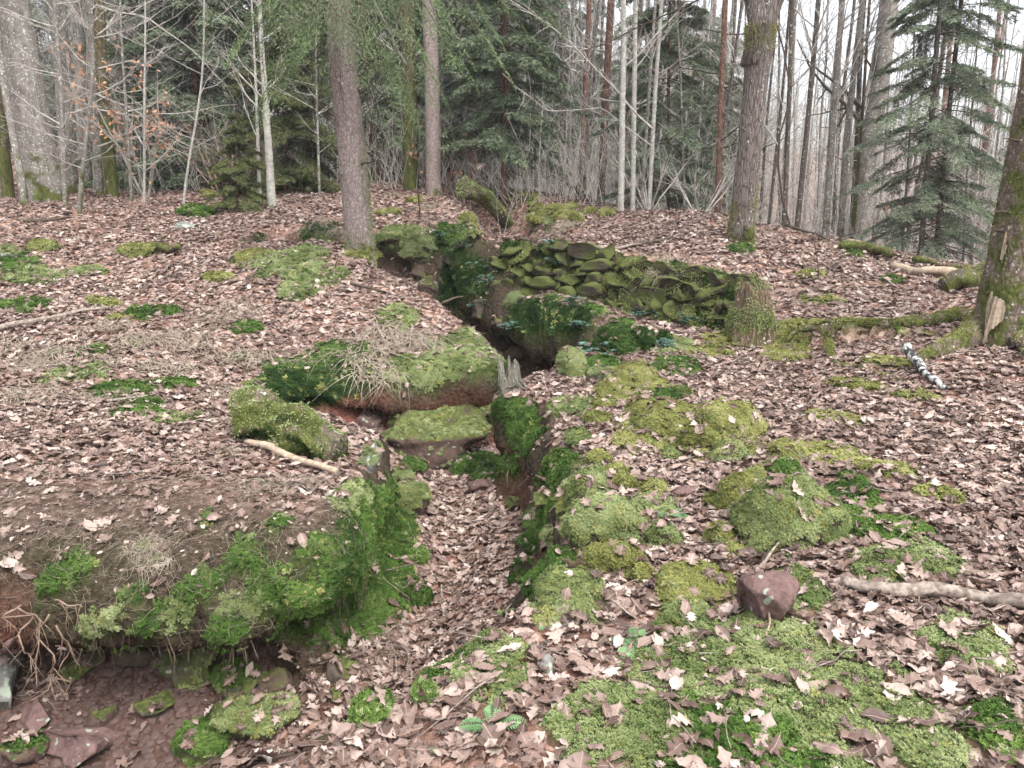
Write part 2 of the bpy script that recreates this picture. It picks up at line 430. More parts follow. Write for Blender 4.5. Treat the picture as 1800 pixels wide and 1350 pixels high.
CP = np.array([
    (.2, 1.2, .10), (1.0, 1.0, .15), (1.5, 2, .12), (.25, 2.2, .05), (.55, 2.9, .02), (2.6, 2.4, .16), (.75, 3.6, .02), (.75, 4.4, .04), (.8, 5.2, .06), (2.4, 3.5, .13), (2.1, 5.0, .14), (3.4, 4.4, .20),
    (.6, 5.75, .08), (.75, 6.2, .12), (3.65, 6.55, .27), (5.5, 6.0, .35), (1.35, 6.4, .10), (1.5, 7.1, .14), (2.7, 7.2, .27), (3.6, 7.8, .48), (.75, 8.25, .34), (.0, 8.8, .48), (-.6, 9.25, .55), (1.4, 7.9, .22),
    (2.83, 9.3, .91), (1.0, 9.8, .93), (-.2, 9.9, .90), (4.2, 9.2, .76), (5.4, 9.5, .69), (6.5, 8.5, .5), (3.0, 11.5, 1.22), (1.9, 13, 1.24), (.9, 11.5, 1.08), (-.9, 11.8, 1.12), (.9, 14, 1.3),
    (-1.5, 3.75, .0), (-2.6, 3.7, .02), (-4.2, 3.9, .05), (-1.1, 4.6, -.08), (-2.5, 4.9, .03), (-1.7, 5.3, -.05), (-3.0, 5.6, .08), (-5.0, 5.5, .15), (-2.4, 6.6, .10), (-1.7, 6.95, .08), (-.75, 7.05, .06), (-.25, 7.1, .02),
    (-.45, 7.6, .18), (-1.1, 7.8, .28), (-.95, 8.25, .37), (-1.7, 8.6, .60), (-1.95, 9.3, .84), (-2.7, 8.5, .62), (-3.0, 7.2, .28), (-4.5, 7.5, .36), (-4.2, 9.2, .68), (-6.5, 9, .72), (-5, 12, 1.15), (-9, 12, 1.25),
    (-2.4, 12, 1.2), (-2, 15, 1.52), (-8, 17, 1.65), (-12, 22, 2.0), (0, 17, 1.62), (-3, 24, 2.0), (5, 11.5, .75), (8, 11.5, -.1), (6, 15, -.1), (2.5, 16, 1.2), (9, 19, -2.2), (4, 22, .6), (14, 16, -2.5),
    (0, 30, 2.0), (-10, 40, 3.5), (8, 40, -4), (22, 40, -6), (-30, 40, 4), (45, 60, -5), (0, 70, 3), (40, 110, 3), (-60, 90, 7), (0, 130, 8), (90, 90, 3), (-60, 10, 2), (60, 10, -4), (-10, -10, -.3), (10, -10, .3), (-60, -40, 0), (60, -40, 0)], float)
def _tps_setup():
    z = CP[:, 2] - wall_step(CP[:, 0], CP[:, 1])
    n = len(CP); d = np.hypot(CP[:, None, 0] - CP[None, :, 0], CP[:, None, 1] - CP[None, :, 1])
    K = np.where(d > 0, d * d * np.log(d + 1e-12), 0) + np.eye(n) * .02
    P = np.c_[np.ones(n), CP[:, :2]]
    A = np.block([[K, P], [P.T, np.zeros((3, 3))]])
    return np.linalg.solve(A, np.r_[z, 0, 0, 0])
TPS = _tps_setup()
def plateau(x, y):
    sh = x.shape; x = x.ravel(); y = y.ravel()
    z = TPS[-3] + TPS[-2] * x + TPS[-1] * y
    for k in range(len(CP)):
        d2 = (x - CP[k, 0]) ** 2 + (y - CP[k, 1]) ** 2
        z = z + TPS[k] * .5 * d2 * np.log(d2 + 1e-12)
    return z.reshape(sh)

# parametric wall profile: t, s (share of the wall width, from the floor outwards), h (share of the height)
PT = np.array([0, .14, .28, .40, .47, .52, .60, .70, .82, 1.0])
PS = np.array([0, .60, .98, .92, .50, .10, .02, .12, .36, 1.0])
PH = np.array([0, .05, .26, .40, .42, .40, .52, .72, .90, 1.0])
NT_, NR1, NR2, NR3 = 560, 22, 345, 95
def warp(x, y):
    """ground sheet point for plan parameters x, y: (X, Y, Z, masks)"""
    r0 = np.hypot(x, y)
    d, at = floor_field(x, y)
    w, ov, fz, soil = at[..., 0], at[..., 1], at[..., 2], at[..., 3]
    near = sstep(30, 12, r0)
    dn = d + .07 * fbm2(x * 2.2, y * 2.2, 5, 3) * sstep(-.3, .1, d)
    w = w * (1 + .25 * vn2(x * 1.3, y * 1.3, 11)); ov = np.clip(ov + .30 * vn2(x * 1.9, y * 1.9, 12) * (ov > .15), 0, 1.1)
    t = np.clip(dn / w, 0, 1)
    top = plateau(x, y) + wall_step(x, y)
    top = top + near * (.045 * fbm2(x * .9, y * .9, 20, 3) + .022 * fbm2(x * 3.1, y * 3.1, 22, 3)) + (1 - near) * .3 * fbm2(x * .12, y * .12, 24, 2)
    dd = np.full(x.shape, 1e9); dz = np.zeros(x.shape)
    for k in range(len(DITCH) - 1):
        q, u = seg_dist(x, y, DITCH[k], DITCH[k + 1]); m = q < dd
        dd = np.where(m, q, dd); dz = np.where(m, DITCH[k, 2] + (DITCH[k + 1, 2] - DITCH[k, 2]) * u, dz)
    cut = sstep(.75, .2, dd + .1 * vn2(x * 2, y * 2, 30))
    top = top - cut * np.maximum(top - (dz - .30), 0)
    flz = fz + .05 * fbm2(x * 1.6, y * 1.6, 40, 3) + .10 * np.clip(1 + d / .5, 0, 1) ** 2
    hp = ov * np.interp(t, PT, PH) + (1 - ov) * sstep(0, 1, t) ** .85
    sp = ov * np.interp(t, PT, PS) + (1 - ov) * t
    Z = flz + (top - flz) * hp
    e = .02
    gx = floor_field(x + e, y)[0] - d; gy = floor_field(x, y + e)[0] - d
    g = np.maximum(np.hypot(gx, gy), 1e-6); gx, gy = gx / g, gy / g
    off = (sp - t) * w * ((t > 0) & (t < 1))
    wl = sstep(0, .08, t) * sstep(1.0, .9, t)
    rough = wl * (.055 * fbm2(x * 4.5 + Z * 3, y * 4.5 - Z * 4, 50, 3) + .10 * near * fbm2(x * 1.9, y * 1.9 + Z * 2.2, 57, 2) + .030 * near * fbm2(x * 13 + Z * 9, y * 13 - Z * 11, 58, 2))
    X = x + gx * (off + rough); Y = y + gy * (off + rough); Z = Z + .03 * wl * fbm2(x * 6, y * 6 + Z * 5, 55, 2)
    return X, Y, Z, t, d, soil, ov, top - flz
th = np.linspace(-1, 1, NT_); th = (np.sign(th) * (np.abs(th) * 40 + np.abs(th) ** 5 * 60)) * math.pi / 180
rr = np.concatenate([np.geomspace(.5, 1.9, NR1, endpoint=False), np.geomspace(1.9, 11, NR2, endpoint=False), np.geomspace(11, 190, NR3)])
TH, RR = np.meshgrid(th, rr)
gx0, gy0 = np.sin(TH) * RR, np.cos(TH) * RR - .25
GX, GY, GZ, GT, GD, GS, GO, GH = warp(gx0, gy0)
NRW, NCL = GX.shape
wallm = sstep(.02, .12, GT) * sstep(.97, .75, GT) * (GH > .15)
def bl(cx, cy, rx, ry):
    return np.exp(-(((gx0 - cx) / rx) ** 2 + ((gy0 - cy) / ry) ** 2) ** 2)
redm = np.clip(wallm * GS * sstep(.62, .45, GT) * 1.2 + wallm * (GS > .6) * sstep(.8, .5, GT), 0, 1) * sstep(-.5, .2, fbm2(gx0 * 2, GZ * 3, 60, 3) + .1)
grit = sstep(.30, .02, GD) * sstep(-1.05, -1.45, gx0) * (gy0 < 3.7) * sstep(.5, .3, GT)
duffm = np.clip(bl(-2.0, 3.5, 1.25, .36) + .8 * bl(-3.4, 3.5, 1.2, .4), 0, 1)
_b = np.full(gx0.shape, 1e9); _s = np.zeros(gx0.shape)
for k in range(len(WALL) - 1):
    q_, t_ = seg_dist(gx0, gy0, WALL[k], WALL[k + 1]); dxy = WALL[k + 1] - WALL[k]; m_ = q_ < _b
    _s = np.where(m_, (dxy[0] * (gy0 - WALL[k][1]) - dxy[1] * (gx0 - WALL[k][0])) / np.hypot(*dxy), _s); _b = np.where(m_, q_, _b)
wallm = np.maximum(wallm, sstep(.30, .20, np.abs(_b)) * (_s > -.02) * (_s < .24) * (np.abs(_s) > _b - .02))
leafy = np.clip(1 - wallm * .9 - duffm * .85 - grit, 0, 1)

# moss patches on the ground: plan centre, radii, strength
def cam_ray(px, py):
    u, v = (px - 900) / FPX, (675 - py) / FPX
    c, s = math.cos(PITCH), math.sin(PITCH)
    return np.array([u, c + s * v, -s + c * v])
Vg = np.stack([GX, GY, GZ], -1).reshape(-1, 3)
ii = (np.arange(NRW - 1)[:, None] * NCL + np.arange(NCL - 1)[None]).ravel()
Fg = np.stack([ii, ii + 1, ii + NCL + 1, ii + NCL], 1)
BV = BVHTree.FromPolygons(Vg.tolist(), Fg.tolist())
def at(px, py):
    """where the line of sight through a place in the photograph meets the ground: position, normal, metres per pixel"""
    dr = cam_ray(px, py)
    h, n, i, dist = BV.ray_cast(Vector((0, 0, CAM_Z)), Vector(dr).normalized(), 200)
    if h is None:
        h = Vector(dr) * 20 + Vector((0, 0, CAM_Z)); n = Vector((0, 0, 1)); dist = 20 * np.linalg.norm(dr)
    if n.z < 0: n = -n
    return np.array(h), np.array(n), dist / np.linalg.norm(dr) / FPX
def at_depth(px, py, depth):
    dr = cam_ray(px, py); return np.array([0, 0, CAM_Z]) + dr * depth
def ground_z(x, y):
    h, n, i, d = BV.ray_cast(Vector((x, y, 60)), Vector((0, 0, -1)), 200)
    return h.z if h else 0.0

MOSS = [  # px, py, half-width px, half-height px, kind (0 light 1 deep 2 yellow)
    (1110, 1290, 150, 80, 0), (1270, 1330, 190, 90, 1), (1230, 1180, 120, 70, 0), (1420, 1180, 150, 60, 0), (1370, 1250, 110, 80, 0), (1490, 1230, 70, 70, 0), (1350, 1130, 90, 50, 0), (1210, 1110, 60, 60, 0),
    (1750, 1290, 60, 50, 1), (1690, 1130, 60, 60, 0), (1620, 990, 90, 40, 0), (1540, 1000, 60, 40, 0), (1400, 1040, 60, 40, 0), (1560, 940, 110, 35, 1), (1490, 880, 60, 50, 1), (1390, 915, 95, 75, 0), (1590, 1270, 60, 40, 0),
    (1640, 870, 60, 16, 2), (1560, 830, 70, 16, 2), (1470, 740, 70, 14, 2), (1440, 800, 90, 24, 2), (1500, 680, 60, 12, 2), (1380, 620, 50, 26, 2), (1500, 580, 130, 12, 2), (1430, 580, 70, 16, 2), (1560, 640, 60, 10, 2), (1600, 700, 60, 10, 2),
    (1630, 1330, 70, 40, 0), (1420, 1330, 90, 30, 0), (870, 1180, 75, 55, 0), (1160, 1180, 70, 40, 0), (1000, 1050, 70, 70, 0), (1060, 930, 90, 70, 0), (1090, 985, 50, 40, 2), (1140, 760, 90, 50, 2), (1120, 690, 80, 40, 2), (1250, 760, 110, 60, 2),
    (1030, 840, 60, 50, 0), (960, 920, 50, 50, 1), (1000, 720, 60, 25, 0), (1300, 960, 40, 30, 2), (1150, 890, 50, 25, 0), (940, 1020, 30, 50, 1),
    (670, 950, 75, 90, 1), (640, 1030, 90, 70, 1), (560, 1000, 60, 50, 1), (430, 990, 40, 26, 1), (430, 1085, 50, 30, 0), (600, 1100, 60, 40, 1), (310, 1095, 36, 24, 0), (620, 880, 40, 30, 0), (360, 920, 14, 12, 1), (480, 930, 14, 14, 1), (130, 1010, 40, 20, 1), (220, 1060, 36, 22, 1), (180, 1110, 30, 22, 0), (350, 1040, 46, 24, 1), (470, 1050, 40, 40, 1), (260, 1110, 40, 20, 1), (520, 1090, 50, 40, 1), (90, 1040, 30, 16, 1), (400, 1120, 40, 20, 1),
    (560, 660, 110, 50, 1), (600, 640, 70, 40, 1), (520, 690, 80, 30, 1), (480, 690, 50, 24, 1), (730, 660, 60, 40, 0), (820, 620, 80, 50, 0), (860, 620, 40, 50, 0), (700, 560, 40, 24, 0),
    (500, 470, 70, 24, 0), (540, 450, 40, 16, 0), (440, 455, 40, 14, 2), (520, 515, 40, 20, 0), (560, 490, 50, 22, 0), (380, 490, 30, 8, 2), (430, 580, 30, 12, 1), (250, 555, 30, 12, 1), (285, 550, 30, 10, 1), (40, 540, 40, 12, 1), (60, 490, 50, 16, 0), (30, 470, 30, 20, 1),
    (130, 660, 60, 14, 0), (210, 690, 60, 16, 1), (240, 720, 50, 20, 1), (290, 680, 50, 12, 1), (310, 740, 50, 12, 0), (150, 480, 40, 8, 0), (560, 780, 30, 16, 1), (90, 670, 30, 10, 0), (160, 620, 30, 8, 1),
    (900, 350, 60, 12, 2), (960, 380, 60, 16, 2), (950, 400, 30, 14, 0), (730, 430, 40, 26, 0), (700, 420, 40, 20, 0), (640, 445, 30, 14, 2), (500, 325, 60, 7, 2), (560, 330, 50, 6, 2), (400, 345, 60, 7, 2), (260, 325, 60, 6, 2),
    (1300, 440, 30, 10, 1), (1500, 450, 16, 8, 1), (1420, 485, 30, 8, 2), (1570, 495, 24, 10, 1), (1280, 600, 60, 16, 2), (1180, 610, 60, 20, 0), (1240, 620, 60, 12, 2), (1440, 530, 40, 8, 2), (1180, 645, 60, 20, 1),
    (930, 570, 60, 40, 1), (1000, 570, 60, 40, 1), (1090, 595, 50, 40, 1), (830, 500, 30, 40, 1), (790, 510, 20, 40, 1), (1030, 550, 50, 20, 1), (970, 540, 50, 20, 1), (860, 830, 60, 18, 1), (800, 420, 40, 30, 1), (1060, 650, 40, 30, 1)]
moss_mask = np.zeros(GX.shape); moss_kind = np.zeros(GX.shape)
for (px, py, rx, ry, kd) in MOSS:
    p, n, mp = at(px, py)
    if px > 880 and py < 1100: rx, ry = rx * .82, ry * .82
    ax = rx * mp
    vd = unit(p - np.array([0, 0, CAM_Z])); up = np.array([0, 0, 1.0]) - vd * vd[2]; up = unit(up)
    q = p - np.array([0, 0, CAM_Z])
    e = np.stack([GX - p[0], GY - p[1], GZ - p[2]], -1)
    along = (e * vd).sum(-1)
    hor = unit(cross(vd, [0, 0, 1.0])); a = (e * hor).sum(-1) / ax; b = (e * up).sum(-1) / (ry * mp)
    f = np.sqrt(a * a + b * b + (along / (6 * max(ax, ry * mp))) ** 2)
    f = f + .35 * fbm2(GX * 9 / (.5 + mp * 150), GY * 9 / (.5 + mp * 150), 71, 3)
    k = sstep(1.1, .75, f)
    moss_kind = np.where(k > moss_mask, kd, moss_kind); moss_mask = np.maximum(moss_mask, k)
# damp walls of the trench grow moss too
wmoss = wallm * sstep(.10, .45, fbm2(GX * 2.4, GY * 2.4 + GZ * 2, 80, 3) + .05) * (1 - redm) * sstep(.35, .55, GT) * (1 - .75 * sstep(-.75, -1.1, gx0) * (gy0 < 3.9))
moss_kind = np.where(wmoss > moss_mask, 1, moss_kind); moss_mask = np.maximum(moss_mask, wmoss)
GZ = GZ + moss_mask * (.012 + .02 * (fbm2(GX * 5, GY * 5, 90, 3) + .6))
Vg = np.stack([GX, GY, GZ], -1).reshape(-1, 3)
gme = mesh_np('ground', Vg, [Fg])
for nm, arr in (('leafy', leafy), ('wall', wallm), ('red', redm), ('grit', grit), ('moss', moss_mask)):
    add_attr(gme, nm, arr.ravel())
ground = mkobj('ground', gme, M['ground'])
tag(ground, kind='structure')

# faces of the ground sheet, for scattering
QA, QB, QC, QD = (Vg[Fg[:, k]] for k in range(4))
fn = cross(QC - QA, QD - QB); farea = np.linalg.norm(fn, axis=1) * .5; fnorm = unit(fn); fnorm[fnorm[:, 2] < -0.7] *= -1
fc = (QA + QB + QC + QD) / 4
fdist = np.linalg.norm(fc - [0, 0, CAM_Z], axis=1)
cpi, spi = math.cos(PITCH), math.sin(PITCH)
def project(P):
    q = P - np.array([0, 0, CAM_Z])
    dz = q[:, 1] * cpi - q[:, 2] * spi; uy = q[:, 1] * spi + q[:, 2] * cpi
    dz = np.where(dz > .1, dz, np.nan)
    return 900 + FPX * q[:, 0] / dz, 675 - FPX * uy / dz, dz
fpx, fpy, fdz = project(fc)
inview = (fpx > -350) & (fpx < 2150) & (fpy > -100) & (fpy < 1700)
fmask = lambda g: g.ravel()[Fg[:, 0]]
f_leafy, f_moss, f_kind, f_wall, f_duff, f_grit = map(fmask, (leafy, moss_mask, moss_kind, wallm, duffm, grit))
def sample(dens):
    """random points on the sheet with density per square metre given by face"""
    n = rng.poisson(np.clip(np.nan_to_num(dens * farea), 0, 500)); f = np.repeat(np.arange(len(n)), n)
    u, v = rng.random((2, len(f), 1))
    return QA[f] * (1 - u) * (1 - v) + QB[f] * u * (1 - v) + QC[f] * u * v + QD[f] * (1 - u) * v, fnorm[f], f

# ---------------------------------------------------------------- leaf litter, moss, needles
def leaf_mesh(name, kind, curl, bend, seed, n=17):
    r = np.random.default_rng(seed); s = np.linspace(0, 1, n)
    if kind == 'oak':
        wd = .30 * np.sin(np.pi * s ** .75) ** .8 * (1 + .40 * np.cos(s * math.pi * 8.0 + .4)) * (.75 + .5 * s); wd[0] = .012; wd[1] = .03; wd[-1] = .02
    else:
        wd = .27 * np.sin(np.pi * np.clip(s, .06, .97)) ** .9; wd[0] = .012
    x = s - .5; V = []
    zl = bend * (s - .5) ** 2 + .05 * np.sin(s * 7 + seed)
    for k in range(n):
        for sd in (-1, -.5, 0, .5, 1):
            y = wd[k] * sd * (1 + .09 * r.normal() * (abs(sd) == 1))
            c = curl * (abs(sd) ** 2) * (.5 * wd[k] + .10) * 1.5 * (1 if sd > 0 else .6) + .03 * r.normal() * abs(sd)
            V.append((x[k] + .06 * abs(sd) * (kind == 'oak'), y * (1 - .35 * abs(curl) * abs(sd)), zl[k] + c))
    V = np.array(V) * .1
    i = (np.arange(n - 1)[:, None] * 5 + np.arange(4)[None]).ravel()
    me = mesh_np(name, V, [np.stack([i, i + 1, i + 6, i + 5], 1)]); me.materials.append(M['leaf']); return me
LEAVES = [leaf_mesh('oak_leaf', 'oak', .25, .5, 1), leaf_mesh('oak_leaf', 'oak', -.18, -.35, 2), leaf_mesh('oak_leaf', 'oak', .5, .2, 3), leaf_mesh('oak_leaf', 'oak', .1, -.6, 4),
          leaf_mesh('oval_leaf', 'oval', .25, .5, 5), leaf_mesh('oval_leaf', 'oval', -.25, -.3, 6), leaf_mesh('oak_leaf', 'oak', -.35, .5, 8), leaf_mesh('oval_leaf', 'oval', .6, -.2, 9)]
leaf_coll = template_coll('litter_leaf', LEAVES)
cover = f_leafy * np.clip(fnorm[:, 2], 0, 1) ** 2 * (1 - .80 * f_moss)
dens = np.interp(fdist, [1, 4, 7, 11, 16, 26, 45, 60], [1500, 1350, 820, 380, 160, 45, 9, 0]) * np.where(inview, 1, .12)
patchy = .75 + .5 * sstep(-.4, .4, fbm2(fc[:, 0] * 1.1, fc[:, 1] * 1.1, 101, 3))
P, Nn, f = sample(dens * np.clip(cover + .75 * f_duff * np.clip(fnorm[:, 2], 0, 1) ** 4 + .015 * (fnorm[:, 2] > .5), 0, 1) * patchy)
n = len(P)
E = euler_from(Nn, rng.random(n) * 6.283, np.abs(rng.normal(0, .22, n)), rng.random(n) * 6.283)
S = np.interp(fdist[f], [3, 10, 20, 45], [.70, .85, 1.2, 2.0]) * np.where(rng.random(n) < .35, rng.uniform(.25, .6, n), rng.uniform(.6, 1.4, n))
S = np.where((f_duff[f] > .35) & (rng.random(n) < .85), S * rng.uniform(.22, .45, n), S)
I = rng.integers(0, len(LEAVES), n)
P = P + Nn * (rng.random((n, 1)) * .022 + .004)
# the 300 leaves that show largest are single objects
px, py, dz = project(P)
show = np.where((px > 5) & (px < 1795) & (py > 5) & (py < 1340), S * np.abs(unit(P - [0, 0, CAM_Z]) * Nn).sum(1) / dz ** 2, 0)
big = np.argsort(-show)[:300]
rest = np.ones(n, bool); rest[big] = False
scatter('leaf_litter', P[rest], E[rest], S[rest], I[rest], leaf_coll, 'brown and tan fallen leaves covering the woodland floor', 'leaf litter')
SPOT = [(1340, 1065, 'near the reddish sandstone block'), (1640, 1065, 'near the grey barkless log'), (860, 1280, 'near the small fern at the front'), (650, 1250, 'near the round moss ball in the trench mouth'),
        (1230, 1260, 'beside the light green moss carpet'), (1700, 1260, 'near the deep green moss corner'), (960, 1170, 'near the white lichened stone'), (1480, 1200, 'on the mossy ground at the front')]
for k in big:
    o = mkobj('fallen_leaf', LEAVES[I[k]], None, None, P[k]); o.rotation_euler = E[k]; o.scale = (S[k],) * 3
    w = min(SPOT, key=lambda q: math.hypot(q[0] - px[k], q[1] - py[k]))
    tag(o, '%s brown curled %s leaf lying %s' % ('large' if S[k] > .72 else 'small', 'oak' if LEAVES[I[k]].name.startswith('oak') else 'oval', w[2]), 'leaf', 'fallen leaves ' + w[2])

def sprig_mesh(name, seed, mat, ns, hgt, spread, leafl, leafw, per=9):
    r = np.random.default_rng(seed); b = MB()
    for k in range(ns):
        a = r.random() * 6.283; base = np.array([math.cos(a), math.sin(a), 0]) * spread * math.sqrt(r.random())
        d = unit(np.array([r.normal(0, .45), r.normal(0, .45), 1.0])); h = hgt * r.uniform(.55, 1.15)
        t = np.linspace(.25, 1, per); pts = base + d * h * t[:, None]
        ang = np.arange(per) * 2.4 + r.random() * 6
        out = np.stack([np.cos(ang), np.sin(ang), np.full(per, .55)], 1)
        b.blades(pts, out + r.normal(0, .2, (per, 3)), leafl * (1.25 - .6 * t), leafw, side=np.tile([0, 0, 1.], (per, 1)) + r.normal(0, .3, (per, 3)))
    me = b.mesh(name, False); me.materials.append(mat); return me
SPRIG = [sprig_mesh('moss_sprig', k, M[m], 9, .030, .032, .016, .0065) for k, m in enumerate(('moss', 'moss', 'mossd', 'mossd', 'mossy', 'mossy', 'mossk', 'mossk', 'mossp', 'mossp'))]
sprig_coll = template_coll('moss_sprig', SPRIG)
md = np.interp(fdist, [1, 4, 7, 11, 16, 30], [6400, 4600, 1900, 480, 140, 0]) * np.where(inview, 1, .05)
P, Nn, f = sample(md * np.where(f_moss > .25, f_moss, 0))
n = len(P); kd = f_kind[f].astype(int)
swap = rng.random(n) < .06; kd = np.where(swap, (kd + rng.integers(1, 3, n)) % 3, kd)
kd = np.where((kd == 1) & (fdist[f] > 6.2) & (f_wall[f] > .3), 3, kd)
E = euler_from(Nn + [0, 0, .35], rng.random(n) * 6.283, np.abs(rng.normal(0, .25, n)), rng.random(n) * 6.283)
S = np.interp(fdist[f], [2, 6, 12, 20], [.50, .70, 1.35, 2.3]) * rng.uniform(.6, 1.3, n)
scatter('moss', P - Nn * .004, E, S, kd * 2 + rng.integers(0, 2, n), sprig_coll, 'green and yellowish moss growing over ground and banks', 'moss')

# fine dead stalks, needles and twigs
def stick_mesh(name, seed, L, r0, mat, kink=.12):
    r = np.random.default_rng(seed); b = MB(); t = np.linspace(0, 1, 5)
    P_ = np.stack([(t - .5) * L, r.normal(0, kink * L * .3, 5), np.abs(r.normal(0, kink * L * .2, 5))], 1)
    b.tube(P_, np.interp(t, [0, 1], [r0, r0 * .5]), 4); me = b.mesh(name); me.materials.append(mat); return me
STICK = [stick_mesh('stalk', 1, .11, .0011, M['drygrass']), stick_mesh('stalk', 2, .16, .0013, M['drygrass'], .3), stick_mesh('stalk', 3, .16, .0022, M['deadwood'], .06), stick_mesh('stalk', 4, .13, .0022, M['darktwig']), stick_mesh('stalk', 5, .22, .0030, M['deadwood'], .08), stick_mesh('stalk', 6, .07, .0014, M['root'])]
stick_coll = template_coll('stalk', STICK)
sd = np.interp(fdist, [1, 5, 9, 16], [16, 22, 16, 0]) * np.where(inview, 1, .05) * np.clip(fnorm[:, 2] + .2, 0, 1) * (1 - f_grit * .8)
P, Nn, f = sample(sd * (1 + 52 * f_duff + 16 * f_wall * sstep(3.9, 3.3, fc[:, 1]) * (fc[:, 0] < -.8)))
n = len(P); I = np.where(f_duff[f] + f_wall[f] > .5, rng.choice([0, 1, 5, 5, 3, 0], n), rng.choice([0, 1, 2, 3, 4, 2], n))
E = euler_from(Nn, rng.random(n) * 6.283, np.abs(rng.normal(0, .2, n)), rng.random(n) * 6.283)
scatter('fine_litter', P + Nn * .022, E, rng.uniform(.5, 1.5, n) * np.where(f_duff[f] + f_wall[f] > .5, .6, 1), I, stick_coll, 'fine dead stalks and twigs strewn over the leaves', 'litter')
# small red gravel on the trench floor
def pebble_mesh(k):
    me = rock_mesh('pebble', k, (.02, .016, .009), .3, .3, 2); me.materials.append(M['pebble']); return me

def rock_mesh(name, seed, size, rough=.22, facet=.5, sub=4, cuts=7, box=1.0):
    import bmesh
    bm = bmesh.new(); bmesh.ops.create_icosphere(bm, subdivisions=sub, radius=1.0)
    V = np.array([v.co[:] for v in bm.verts]); F = np.array([[v.index for v in f.verts] for f in bm.faces]); bm.free()
    r = np.random.default_rng(seed)
    if box != 1: V = np.sign(V) * np.abs(V) ** box; V = V / np.abs(V).max()
    for k in range(cuts):
        nrm = unit(r.normal(size=3)); c = r.uniform(.45, .8); d = V @ nrm - c
        V = V - np.outer(np.maximum(d, 0) * facet * 1.6, nrm) if facet else V
    V = V * (1 + rough * fbm3(V, 1.3, seed, 3))[:, None] + unit(V) * (rough * .25 * fbm3(V, 4.5, seed + 9, 2))[:, None]
    return mesh_np(name, V * np.asarray(size), [F])
PEB = [pebble_mesh(k) for k in range(4)]
P, Nn, f = sample(1500 * f_grit * inview * (fnorm[:, 2] > .5))
n = len(P)
if n: scatter('gravel', P, euler_from(Nn, rng.random(n) * 6.28, np.abs(rng.normal(0, .3, n)), rng.random(n) * 6.28), rng.uniform(.3, 1.5, n) ** 1.5, rng.integers(0, 4, n), template_coll('pebble', PEB), 'small reddish gravel on the trench floor below the bank', 'gravel')

# ---------------------------------------------------------------- trees
def at_y(px, py, y):
    dr = cam_ray(px, py); return np.array([0, 0, CAM_Z]) + dr * (y / dr[1])
def trunk_grid(b, path, rad, sides=20, flare=.6, fz=.25, lobes=5, seed=0, rough=.05):
    """path (n,3), rad (n,): closed trunk surface with a buttressed foot and uneven bark"""
    n = len(path); th = np.linspace(0, 2 * math.pi, sides, endpoint=False)
    z = path[:, 2] - path[0, 2]
    f = flare * np.exp(-np.maximum(z, 0) / fz)[:, None] * (.55 + .45 * np.cos(lobes * th + seed)[None] + .3 * np.cos(2 * th + seed * 2)[None])
    nz = rough * vn2(np.cos(th)[None] * 2.3 + seed, np.sin(th)[None] * 2.3 + z[:, None] / max(rad[0], .01) * .25, seed)
    nz = nz + rough * .6 * vn2(th[None] * sides / 6.3 * .9 + seed, z[:, None] / max(rad[0], .01) * .8, seed + 3)
    r = rad[:, None] * (1 + f + nz)
    V = path[:, None] + r[..., None] * np.stack([np.cos(th), np.sin(th), np.zeros(sides)], 1)[None]
    i = np.arange(n - 1)[:, None] * sides; j = np.arange(sides)[None]; jn = (j + 1) % sides
    b.add(V.reshape(-1, 3), np.stack([i + j, i + jn, i + sides + jn, i + sides + j], -1).reshape(-1, 4))
def trunk_path(H, lean, r0, seed, wob=.03, zs=None, taper=.75):
    z = np.concatenate([np.linspace(-.35, .6, 14, endpoint=False), np.linspace(.6, 5, 26, endpoint=False), np.linspace(5, H, 12)]) if zs is None else zs
    p = np.stack([lean[0] * z + wob * vn2(z * .45 + seed, z * 0 + .5, seed), lean[1] * z + wob * vn2(z * .45 + seed, z * 0 + 7.5, seed), z], 1)
    p[:, :2] -= np.array([np.interp(0, z, p[:, 0]), np.interp(0, z, p[:, 1])])
    return p, r0 * np.maximum(1 - taper * np.maximum(z, 0) / H, .06)
def twigs(b, P0, D0, L, r, depth, seed, sides=4, up=.25, nsub=4):
    """a branch that forks into thinner ones"""
    g = np.random.default_rng(seed); n = 6; t = np.linspace(0, 1, n)
    d = unit(D0); w = g.normal(0, .10, (n, 3)).cumsum(0) * L * .35; w[0] = 0
    P_ = P0 + d * L * t[:, None] + w * t[:, None] + np.array([0, 0, up]) * L * (t ** 2)[:, None]
    b.tube(P_, r * (1 - .8 * t), sides, cap=False)
    if depth > 0:
        for k in range(nsub):
            u = g.uniform(.25, .95); q = np.array([np.interp(u, t, P_[:, a]) for a in range(3)])
            dd = unit(d * .9 + g.normal(0, .55, 3)); twigs(b, q, dd, L * g.uniform(.3, .55) * (1.2 - .5 * u), r * (1 - .75 * u) * .65, depth - 1, seed * 7 + k + 1, 3, up, nsub)
def bare_crown(b, path, rad, nb, z0, z1, Lr, seed, ang=.7, depth=2, up=.25, nsub=4):
    g = np.random.default_rng(seed)
    for k in range(nb):
        z = g.uniform(z0, z1) if k % 3 else g.uniform(z0, min(z1, z0 + 4)); p = np.array([np.interp(z, path[:, 2], path[:, a]) for a in range(3)]); r = np.interp(z, path[:, 2], rad)
        a = g.random() * 6.283; d = np.array([math.cos(a), math.sin(a), ang * g.uniform(.3, 1.4)])
        twigs(b, p, d, g.uniform(*Lr), max(r * .32, .006), depth, seed * 100 + k, 4, up, nsub)
